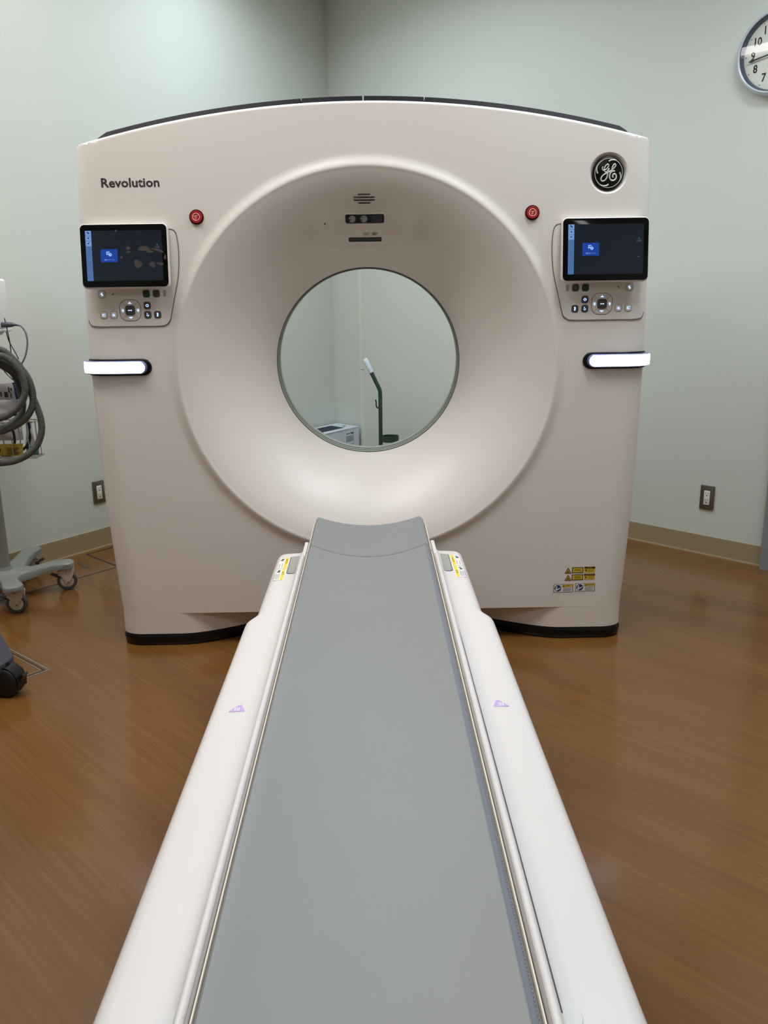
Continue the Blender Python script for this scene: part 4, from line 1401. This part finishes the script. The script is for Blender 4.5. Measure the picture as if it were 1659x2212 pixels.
B().box(sf, x0, x1, 0.4055, 0.4085, -0.001, 0.0008).build('flap_edge', M_CARTINK, carton, 0)
tf_ = Frame(cpt(0, 0, H_C + 0.0041), UR, DL)
if tf_.n.z < 0:
    tf_ = Frame(cpt(0, 0, H_C + 0.0041), DL, UR)
    def tb(a0, a1, b0, b1): return B().box(tf_, b0, b1, a0, a1, 0, 0.0005)
else:
    def tb(a0, a1, b0, b1): return B().box(tf_, a0, a1, b0, b1, 0, 0.0005)
tb(0.04, 0.185, 0.11, 0.46).build('top_print', M_CARTINK, carton, 0)
for k in range(4):
    tb(0.058 + 0.030 * k, 0.066 + 0.030 * k, 0.14, 0.42 - 0.05 * (k % 2)).build('top_print_gap', M_CARTON, carton, 0)
tb(0.12, 0.15, 0.05, 0.075).build('top_mark', M_CARTINK, carton, 0)

# green cylinder stand with a bent handle
SY = 5.3
stand = empty('cylinder_stand', (0.054, SY, 0), 'dark green tubular stand with a pale grip and side hook, seen through the bore', 'stand')
pts = [(0.054, SY, 0.05), (0.054, SY, 0.40), (0.055, SY, 0.69), (0.055, SY, 0.705), (0.053, SY, 0.72), (0.048, SY, 0.735), (0.0, SY, 0.838)]
B().tube([Vector(p) for p in pts], 0.0128, 14).build('pole', M_O2GREEN, stand, 50)
B().tube([Vector((0.002, SY, 0.834)), Vector((-0.002, SY, 0.843)), Vector((-0.036, SY, 0.915)), Vector((-0.038, SY, 0.919))], [0.0145, 0.0158, 0.0168, 0.014], 16).build('grip', M_GRIP, stand, 50)
B().tube([Vector((0.004, SY, 0.829)), Vector((0.0, SY, 0.838))], 0.0142, 16).build('collar', M_O2GREEN, stand, 50)
B().tube(cr([Vector((0.048, SY - 0.004, 0.612)), Vector((0.034, SY - 0.01, 0.615)), Vector((0.028, SY - 0.012, 0.632)), Vector((0.029, SY - 0.012, 0.650)), Vector((0.024, SY - 0.012, 0.664))], 5), [0.0042] * 20 + [0.0062], 8).build('hook', M_CABLE, stand)
rf = Frame((0.114, SY, 0), (1, 0, 0), (0, 1, 0))
B().lathe([(0.056, 0.395), (0.056, 0.432), (0.0535, 0.432), (0.0535, 0.395)], rf, 40, False).build('holder_ring', M_O2GREEN, stand, 40)
B().lathe([(0.0, 0.035), (0.058, 0.035), (0.062, 0.045), (0.062, 0.09), (0.059, 0.09), (0.059, 0.05), (0, 0.05)], rf, 40).build('foot_cup', M_O2GREEN, stand, 40)
B().tube([Vector((0.03, SY + 0.06, 0.03)), Vector((0.03, SY - 0.12, 0.03)), Vector((0.21, SY - 0.12, 0.03)), Vector((0.21, SY + 0.06, 0.03))], 0.012, 8, closed=True).build('base_frame', M_O2GREEN, stand)
for (wx, wy) in ((0.03, SY + 0.06), (0.21, SY + 0.06), (0.03, SY - 0.12), (0.21, SY - 0.12)):
    B().lathe([(0.0, -0.009), (0.022, -0.009), (0.024, -0.006), (0.024, 0.006), (0.022, 0.009), (0.0, 0.009)], Frame((wx, wy, 0.024), (0, 1, 0), (0, 0, 1)), 20).build('wheel', M_RUBBER, stand)

# ---------------------------------------------------------------- hose cart on the left
CX, CY = -1.65, 3.585
cart = empty('equipment_cart', (CX, CY, 0), 'grey five-star rolling cart with a pole and wire basket against the left wall', 'cart')
B().tube([Vector((CX, CY, 0.10)), Vector((CX, CY, 1.157))], 0.0265, 24).build('pole', M_CARTPOLE, cart, 50)
def caster(parent, x, y, heading, R=0.044, w=0.024):
    d = Vector((math.cos(heading), math.sin(heading), 0)); n = Vector((-d.y, d.x, 0))
    wc = Vector((x, y, R)) + d * 0.012
    f = Frame(wc, d, (0, 0, 1))
    t = B().lathe([(0.030, -w / 2), (R - 0.003, -w / 2), (R, -w / 2 + 0.004), (R, w / 2 - 0.004), (R - 0.003, w / 2), (0.030, w / 2)], f, 32).build('caster', M_TYRE, parent)
    B().lathe([(0.0, -w / 2 - 0.002), (0.026, -w / 2 - 0.001), (0.031, -w / 2 + 0.002), (0.031, w / 2 - 0.002), (0.026, w / 2 + 0.001), (0.0, w / 2 + 0.002)], f, 28).build('wheel_disc', M_FORK, t)
    # fork: two cheeks and a swivel head
    poly = [(0.007, -0.008), (0.0, -0.011), (-0.007, -0.007), (-0.018, 0.020), (-0.036, 0.034), (-0.041, 0.044), (-0.018, 0.056), (0.026, 0.0635), (0.034, 0.052), (0.030, 0.028), (0.014, 0.002)]
    for s in (-1, 1):
        g = Frame(wc + n * s * (w / 2 + 0.006), d, (0, 0, 1))
        B().prism(poly, g, -0.003, 0.003, 0.001).build('fork_cheek', M_FORK, t)
    B().prism([(-0.040, 0.042), (-0.020, 0.056), (0.025, 0.0635), (0.032, 0.054), (0.0, 0.046)], f, -w / 2 - 0.003, w / 2 + 0.003).build('fork_bridge', M_FORK, t)
    B().lathe([(0.014, 0.0), (0.014, 0.006), (0.012, 0.014), (0, 0.016)], Frame(wc + d * 0.012 + Vector((0, 0, 0.062)), (1, 0, 0), (0, 1, 0)), 20, True).build('swivel', M_FORK, t)
    B().prism([(-0.040, 0.030), (-0.062, 0.040), (-0.070, 0.036), (-0.066, 0.032), (-0.040, 0.018)], f, -w / 2 + 0.002, w / 2 - 0.002).build('brake_pedal', M_TYRE, t)
    s = B()
    for (a, b) in ((-0.034, 0.040), (0.0, 0.050), (0.004, -0.004)):
        for q in (-1, 1):
            s2 = Frame(wc + n * q * (w / 2 + 0.009), d, (0, 0, 1))
            s.prism(circle(0.0026, 8, a, b), s2, -0.0012, 0.0012)
    s.build('rivets', M_CABLE, t, 0)
    return t
# base: hub and five curved arms
hub = B().lathe([(0.0, 0.075), (0.075, 0.075), (0.088, 0.085), (0.088, 0.112), (0.070, 0.125), (0.034, 0.130), (0.030, 0.142), (0.0, 0.142)], Frame((CX, CY, 0), (1, 0, 0), (0, 1, 0)), 40).build('base_hub', M_CARTGREY, cart, 50)
for k in range(5):
    a = math.radians((90, 20, -60, -130, 162)[k])
    d = Vector((math.cos(a), math.sin(a), 0)); n = Vector((-d.y, d.x, 0))
    secs = []
    kl = (1.0, 0.85, 0.88, 0.85, 0.70)[k]
    for (s, w, zt, zb) in ((0.03, 0.070, 0.124, 0.078), (0.08, 0.062, 0.123, 0.080), (0.13, 0.044, 0.122, 0.084), (0.18, 0.036, 0.128, 0.094), (0.23, 0.036, 0.135, 0.104), (0.28, 0.040, 0.137, 0.108), (0.315, 0.041, 0.137, 0.108), (0.335, 0.034, 0.135, 0.110), (0.345, 0.018, 0.130, 0.114)):
        c = Vector((CX, CY, 0)) + d * (s * kl)
        ring = []
        for (u_, v_) in ((-1, 0.0), (-1, 0.72), (-0.86, 0.93), (-0.55, 1.0), (0.55, 1.0), (0.86, 0.93), (1, 0.72), (1, 0.0)):
            ring.append(c + n * (w * u_) + Vector((0, 0, zb + (zt - zb) * v_)))
        secs.append(ring)
    B().rings(secs, True, True, True).build('base_arm', M_CARTGREY, cart, 40)
    p = Vector((CX, CY, 0)) + d * (0.30, 0.245, 0.238, 0.25, 0.20)[k]
    caster(cart, p.x, p.y, math.radians((200, 15, 5, 40, 80)[k]))
# grip arm under the hose
hf_ = Frame((-1.56, 3.50, 1.043), (1, 0, 0), (0, 0, 1))
B().prism(rrect(0.16, 0.024, 0.011, 5), hf_, -0.016, 0.016, 0.004).build('grip_arm', M_CONN, cart)
B().box(Frame((CX, 3.50, 1.043), (1, 0, 0), (0, 0, 1)), -0.02, 0.02, -0.011, 0.011, -0.085, 0.0).build('arm_bracket', M_CARTGREY, cart, 0)
# wire basket
BX0, BX1, BY0, BY1, BZ0, BZ1 = -1.80, -1.400, 3.468, 3.555, 0.655, 0.805
bk = B()
for z in (BZ1, BZ0):
    bk.tube([Vector((BX0, BY0, z)), Vector((BX1, BY0, z)), Vector((BX1, BY1, z)), Vector((BX0, BY1, z))], 0.0032, 8, closed=True)
rim_b = bk.build('basket', M_WIRE, cart, 60)
def wire(p, q):
    B().tube([Vector(p), Vector(q)], 0.0019, 6).build('basket_wire', M_WIRE, rim_b, 60)
x = BX0 + 0.025
while x < BX1 - 0.004:
    wire((x, BY0, BZ0), (x, BY0, BZ1)); wire((x, BY1, BZ0), (x, BY1, BZ1)); wire((x, BY0, BZ0), (x, BY1, BZ0))
    x += 0.035
for y in (BY0 + 0.03, BY0 + 0.06):
    wire((BX1, y, BZ0), (BX1, y, BZ1)); wire((BX0, y, BZ0), (BX0, y, BZ1)); wire((BX0, y, BZ0), (BX1, y, BZ0))

# contents of the basket and above
def sheet(name, corners, y, th, m, parent=None, wob=0.004, seed=1, nx=10, nz=10):
    """thin wavy pack between four corners (x, z): bl, br, tr, tl"""
    rnd = random.Random(seed)
    ph = [rnd.uniform(0, 6) for _ in range(4)]
    bb = B()
    fr_, bk_ = [], []
    for j in range(nz + 1):
        for i in range(nx + 1):
            u_, v_ = i / nx, j / nz
            b_ = Vector(corners[0]).lerp(Vector(corners[1]), u_); t_ = Vector(corners[3]).lerp(Vector(corners[2]), u_)
            p = b_.lerp(t_, v_)
            e = (4 * u_ * (1 - u_)) ** 0.5 * (4 * v_ * (1 - v_)) ** 0.5
            w = wob * (math.sin(5 * u_ + ph[0]) * math.cos(4 * v_ + ph[1]) + 0.5 * math.sin(11 * u_ + 7 * v_ + ph[2]))
            fr_.append(Vector((p.x, y - th * e - 0.0008 + w, p.y)))
            bk_.append(Vector((p.x, y + th * e + 0.0008 + w, p.y)))
    n = nx + 1
    fs = []
    for j in range(nz):
        for i in range(nx):
            a = j * n + i
            fs.append((a, a + 1, a + 1 + n, a + n))
    off = len(fr_)
    fs2 = [tuple(off + q for q in reversed(f)) for f in fs]
    edge = list(range(0, n)) + [n * (j + 1) - 1 + 0 for j in range(1, nz + 1)] + [n * nz + i for i in range(nx - 1, -1, -1)] + [n * j for j in range(nz - 1, 0, -1)]
    fe = []
    for i in range(len(edge)):
        a, b_ = edge[i], edge[(i + 1) % len(edge)]
        fe.append((a, off + a, off + b_, b_))
    bb.add(fr_ + bk_, fs + fs2 + fe)
    return bb.build(name, m, parent, 60)
pk = empty('supply_pouch', (-1.53, 3.50, 0.835), 'clear supply pouch with white label and dark blue header leaning above the basket', 'pouch')
sheet('label_card', [(-1.66, 0.895), (-1.472, 0.893), (-1.483, 0.964), (-1.66, 0.95)], 3.515, 0.004, M_BAGPAPER, pk, 0.002, 3)
sheet('blue_header', [(-1.473, 0.893), (-1.456, 0.896), (-1.466, 0.966), (-1.483, 0.964)], 3.514, 0.004, M_BAGBLUE, pk, 0.002, 3, 4, 10)
sheet('clear_film', [(-1.67, 0.812), (-1.462, 0.842), (-1.462, 0.893), (-1.66, 0.897)], 3.512, 0.010, M_BAGCLEAR, pk, 0.006, 5, 16, 10)
for (a, z, w, h) in ((-1.497, 0.935, 0.004, 0.022), (-1.491, 0.912, 0.003, 0.02), (-1.511, 0.916, 0.012, 0.022), (-1.532, 0.918, 0.004, 0.02), (-1.487, 0.938, 0.004, 0.012)):
    B().box(Frame((a, 3.5065, z), (1, 0, 0), (0, 0, 1)), -w / 2, w / 2, -h / 2, h / 2, -0.002, 0.001).build('label_print', M_INK, pk, 0)
yb = empty('caution_leaflet', (-1.55, 3.455, 0.66), 'yellow printed caution leaflet in the lower basket front', 'leaflet')
sheet('paper', [(-1.68, 0.662), (-1.457, 0.665), (-1.454, 0.714), (-1.68, 0.711)], 3.478, 0.003, M_YELLOW, yb, 0.001, 9)
text('title', 'CAUTION', Frame((-1.492, 3.4722, 0.706), (1, 0, 0), (0, 0, 1)), 0.010, M_BLKINK, yb, 'CENTER', 0.0004, width=0.030)
for k in range(5):
    B().box(Frame((-1.496, 3.4725, 0.696 - 0.006 * k), (1, 0, 0), (0, 0, 1)), -0.026, 0.026 - 0.006 * (k % 3), -0.0009, 0.0009, -0.002, 0.0006).build('print_line', M_INK, yb, 0)
B().prism(circle(0.010, 20), Frame((-1.557, 3.4722, 0.690), (1, 0, 0), (0, 0, 1)), -0.002, 0.0005).build('round_mark', M_BLKINK, yb, 0)
tag(sheet('teal_pouch', [(-1.450, 0.659), (-1.400, 0.663), (-1.400, 0.700), (-1.453, 0.700)], 3.50, 0.010, M_TEAL, None, 0.002, 12), 'small teal pouch at the bottom corner of the wire basket', 'pouch')
tag(sheet('clear_sachet', [(-1.452, 0.701), (-1.408, 0.702), (-1.418, 0.800), (-1.440, 0.795)], 3.50, 0.006, M_BAGCLEAR, None, 0.004, 14), 'narrow clear plastic sachet standing in the basket corner', 'sachet')
tag(sheet('packed_mask', [(-1.70, 0.716), (-1.468, 0.722), (-1.470, 0.790), (-1.70, 0.80)], 3.526, 0.012, M_BAGPAPER, None, 0.006, 16, 14, 10), 'pale packed pouch lying in the wire basket behind the yellow leaflet', 'pouch')
tag(B().tube(cr([Vector(p) for p in [(-1.64, 3.492, 0.80), (-1.55, 3.484, 0.81), (-1.50, 3.490, 0.775), (-1.492, 3.492, 0.735), (-1.503, 3.492, 0.70), (-1.56, 3.490, 0.668), (-1.50, 3.484, 0.668), (-1.445, 3.488, 0.70), (-1.425, 3.494, 0.75), (-1.432, 3.498, 0.81), (-1.47, 3.512, 0.83), (-1.53, 3.50, 0.828)]], 8), 0.0055, 10).build('black_cable', M_CABLE, None, 60), 'thick black cable looped inside the wire basket', 'cable')

# corrugated hose hung in loops over the grip arm
def hx(pts, y0, y1):
    n = len(pts)
    out = []
    for i, (x, z) in enumerate(pts):      # outline measured on the plane y = 3.5, moved to its own depth
        y = y0 + (y1 - y0) * i / (n - 1)
        out.append(Vector((0.027 + (x - 0.027) * y / 3.5, y, 1.28 + (z - 1.28) * y / 3.5)))
    return out
A_ = [(-1.57, 1.078), (-1.513, 1.076), (-1.485, 1.065), (-1.459, 1.042), (-1.437, 1.007), (-1.427, 0.966), (-1.426, 0.934), (-1.438, 0.899), (-1.466, 0.863), (-1.505, 0.834), (-1.545, 0.820)]
AL = [(-1.62, 0.815), (-1.69, 0.85), (-1.725, 0.93), (-1.71, 1.02), (-1.66, 1.075), (-1.58, 1.108)]
B_ = [(-1.51, 1.100), (-1.483, 1.084), (-1.452, 1.050), (-1.427, 1.015), (-1.408, 0.98), (-1.398, 0.936), (-1.399, 0.892), (-1.411, 0.854), (-1.435, 0.821), (-1.474, 0.792), (-1.522, 0.772), (-1.552, 0.763)]
BL = [(-1.64, 0.755), (-1.72, 0.80), (-1.755, 0.90), (-1.74, 1.01), (-1.66, 1.07), (-1.56, 1.060)]
D_ = [(-1.49, 1.022), (-1.467, 1.001), (-1.453, 0.966), (-1.447, 0.922), (-1.443, 0.878), (-1.455, 0.834), (-1.488, 0.804), (-1.52, 0.787)]
DL_ = [(-1.60, 0.775), (-1.70, 0.81), (-1.73, 0.92), (-1.68, 1.03), (-1.58, 1.07), (-1.48, 1.03)]
C_ = [(-1.418, 0.955), (-1.398, 0.90), (-1.384, 0.855), (-1.376, 0.815), (-1.376, 0.775), (-1.386, 0.737), (-1.408, 0.698), (-1.445, 0.665), (-1.493, 0.641), (-1.539, 0.631), (-1.60, 0.630), (-1.70, 0.65), (-1.78, 0.70)]
path = hx(A_, 3.392, 3.392) + hx(AL, 3.392, 3.412) + hx(B_, 3.412, 3.420) + hx(BL, 3.424, 3.448) + hx(D_, 3.4475, 3.4475) + hx(DL_, 3.4475, 3.43) + hx(C_, 3.432, 3.402)
sm = cr(path, 16)
# resample evenly so the corrugation is regular
L = [0.0]
for i in range(1, len(sm)):
    L.append(L[-1] + (sm[i] - sm[i - 1]).length)
pitch = 0.0044
cnt = int(L[-1] / (pitch / 4))
pts = []; rad = []
j = 0
for k in range(cnt):
    d = k * pitch / 4
    while L[j + 1] < d: j += 1
    t = (d - L[j]) / max(1e-9, L[j + 1] - L[j])
    pts.append(sm[j].lerp(sm[j + 1], t))
    rad.append((0.0143, 0.0135, 0.0119, 0.0135)[k % 4])
tag(B().tube(pts, rad, 12).build('corrugated_hose', M_HOSE, None, 80), 'long grey corrugated hose coiled in loops over the cart grip', 'hose')

# white device at the top of the cart with its plug, leads
dev = empty('monitor_device', (-1.63, 3.52, 1.165), 'white boxy device on top of the cart with a grey plug in its side', 'device')
B().prism(rrect(0.30, 0.20, 0.012, 5), Frame((-1.640, 3.52, 1.281), (1, 0, 0), (0, 0, 1)), -0.06, 0.06, 0.006).build('housing', M_DEVICE, dev)
B().prism(rrect(0.303, 0.012, 0.004, 3), Frame((-1.640, 3.52, 1.1765), (1, 0, 0), (0, 0, 1)), -0.062, 0.062).build('bottom_rim', M_CAPGREY, dev)
B().prism([(-1.776, 1.171), (-1.506, 1.171), (-1.521, 1.157), (-1.766, 1.157)], Frame((0, 3.52, 0), (1, 0, 0), (0, 0, 1)), -0.04, 0.04).build('foot', M_CAPGREY, dev, 0)
B().tube([Vector((-1.492, 3.50, 1.199)), Vector((-1.470, 3.50, 1.1995)), Vector((-1.450, 3.50, 1.1995)), Vector((-1.438, 3.50, 1.199)), Vector((-1.425, 3.50, 1.197))], [0.0105, 0.0110, 0.0095, 0.0055, 0.0038], 14).build('plug', M_CONN, dev, 60)
B().tube(cr([Vector((-1.430, 3.50, 1.198)), Vector((-1.411, 3.495, 1.193)), Vector((-1.394, 3.49, 1.170)), Vector((-1.388, 3.485, 1.136)), Vector((-1.392, 3.48, 1.101)), Vector((-1.403, 3.475, 1.067)), Vector((-1.426, 3.47, 1.027)), Vector((-1.45, 3.48, 0.98))], 6), 0.0036, 8).build('plug_lead', M_CABLEG, dev, 60)
for q in ([(-1.478, 1.225), (-1.472, 1.172), (-1.468, 1.12), (-1.470, 1.05), (-1.473, 0.98)], [(-1.478, 1.172), (-1.470, 1.13), (-1.452, 1.09), (-1.44, 1.06)], [(-1.52, 1.04), (-1.50, 1.005), (-1.478, 0.98), (-1.455, 0.965)], [(-1.495, 1.04), (-1.475, 1.02), (-1.46, 1.005)]):
    B().tube(cr([Vector((x, 3.505, z)) for x, z in q], 5), 0.0021, 6).build('thin_lead', M_CABLE, dev, 60)

# ---------------------------------------------------------------- slate stand with twin-wheel casters, lower left
SE1 = Vector((-0.55, 0.835, 0)).normalized()      # along the near side of the base plate
SE2 = Vector((-0.835, -0.55, 0)).normalized()
SCN = Vector((-1.185, 2.60, 0))                    # near corner of the plate
SXC = SCN + SE1 * 0.24 + SE2 * 0.24
stand2 = empty('rolling_stand', SXC, 'dark slate rolling base with a black twin-wheel caster at the left edge', 'stand')
B().tube([SXC + Vector((0, 0, 0.10)), SXC + Vector((0, 0, 0.80))], 0.024, 20).build('pole', M_NAVYLEG, stand2, 50)
B().prism(rrect(0.16, 0.22, 0.02, 5), Frame(SXC + Vector((0, 0, 0.80)), (1, 0, 0), (0, 0, 1)), -0.05, 0.05, 0.008).build('head_unit', M_NAVYLEG, stand2)
bf = Frame(SXC, -SE1, -SE2)
if bf.n.z < 0: bf = Frame(SXC, -SE2, -SE1)
B().prism(rrect(0.48, 0.48, 0.085, 10), bf, 0.090, 0.124, 0.008).build('base_plate', M_NAVYLEG, stand2, 50)
def twin(parent, c, hd):
    d = Vector((math.cos(hd), math.sin(hd), 0)); n = Vector((-d.y, d.x, 0))
    R = 0.052
    wc = Vector((c.x, c.y, R))
    t = None
    for s in (-1, 1):
        f = Frame(wc + n * s * 0.018, d, (0, 0, 1))
        w = B().lathe([(0.0, -0.013), (0.040, -0.013), (0.049, -0.010), (R, -0.004), (R, 0.004), (0.049, 0.010), (0.040, 0.013), (0.0, 0.014)], f, 36).build('caster_wheel', M_RUBBER, parent, 50)
        t = w
    f = Frame(wc, d, (0, 0, 1))
    hood = []
    for (a, r) in ((-20, 0.056), (10, 0.056), (40, 0.057), (70, 0.058), (100, 0.058), (130, 0.058), (160, 0.056)):
        aa = math.radians(a)
        hood.append([f(r * math.cos(aa), r * math.sin(aa), -0.026), f(r * math.cos(aa), r * math.sin(aa), 0.026), f(0.030 * math.cos(aa), 0.030 * math.sin(aa), 0.004), f(0.030 * math.cos(aa), 0.030 * math.sin(aa), -0.004)])
    B().rings(hood, True, True, True).build('caster_hood', M_RUBBER, parent, 40)
    B().prism([(0.045, 0.020), (0.066, 0.030), (0.072, 0.026), (0.056, 0.004)], f, -0.014, 0.014).build('brake_tab', M_RUBBER, parent, 0)
    B().tube([wc + Vector((0, 0, 0.03)), wc + Vector((0, 0, 0.066))], 0.012, 12).build('caster_stem', M_RUBBER, parent)
for k, (p_, q_) in enumerate(((-1, -1), (1, -1), (1, 1), (-1, 1))):
    twin(stand2, SXC + SE1 * (0.212 * p_) + SE2 * (0.205 * q_) , math.radians((-10, 200, 150, 100)[k]))

for o in bpy.data.objects:
    if '_w' in o:
        del o['_w']
bpy.context.view_layer.update()
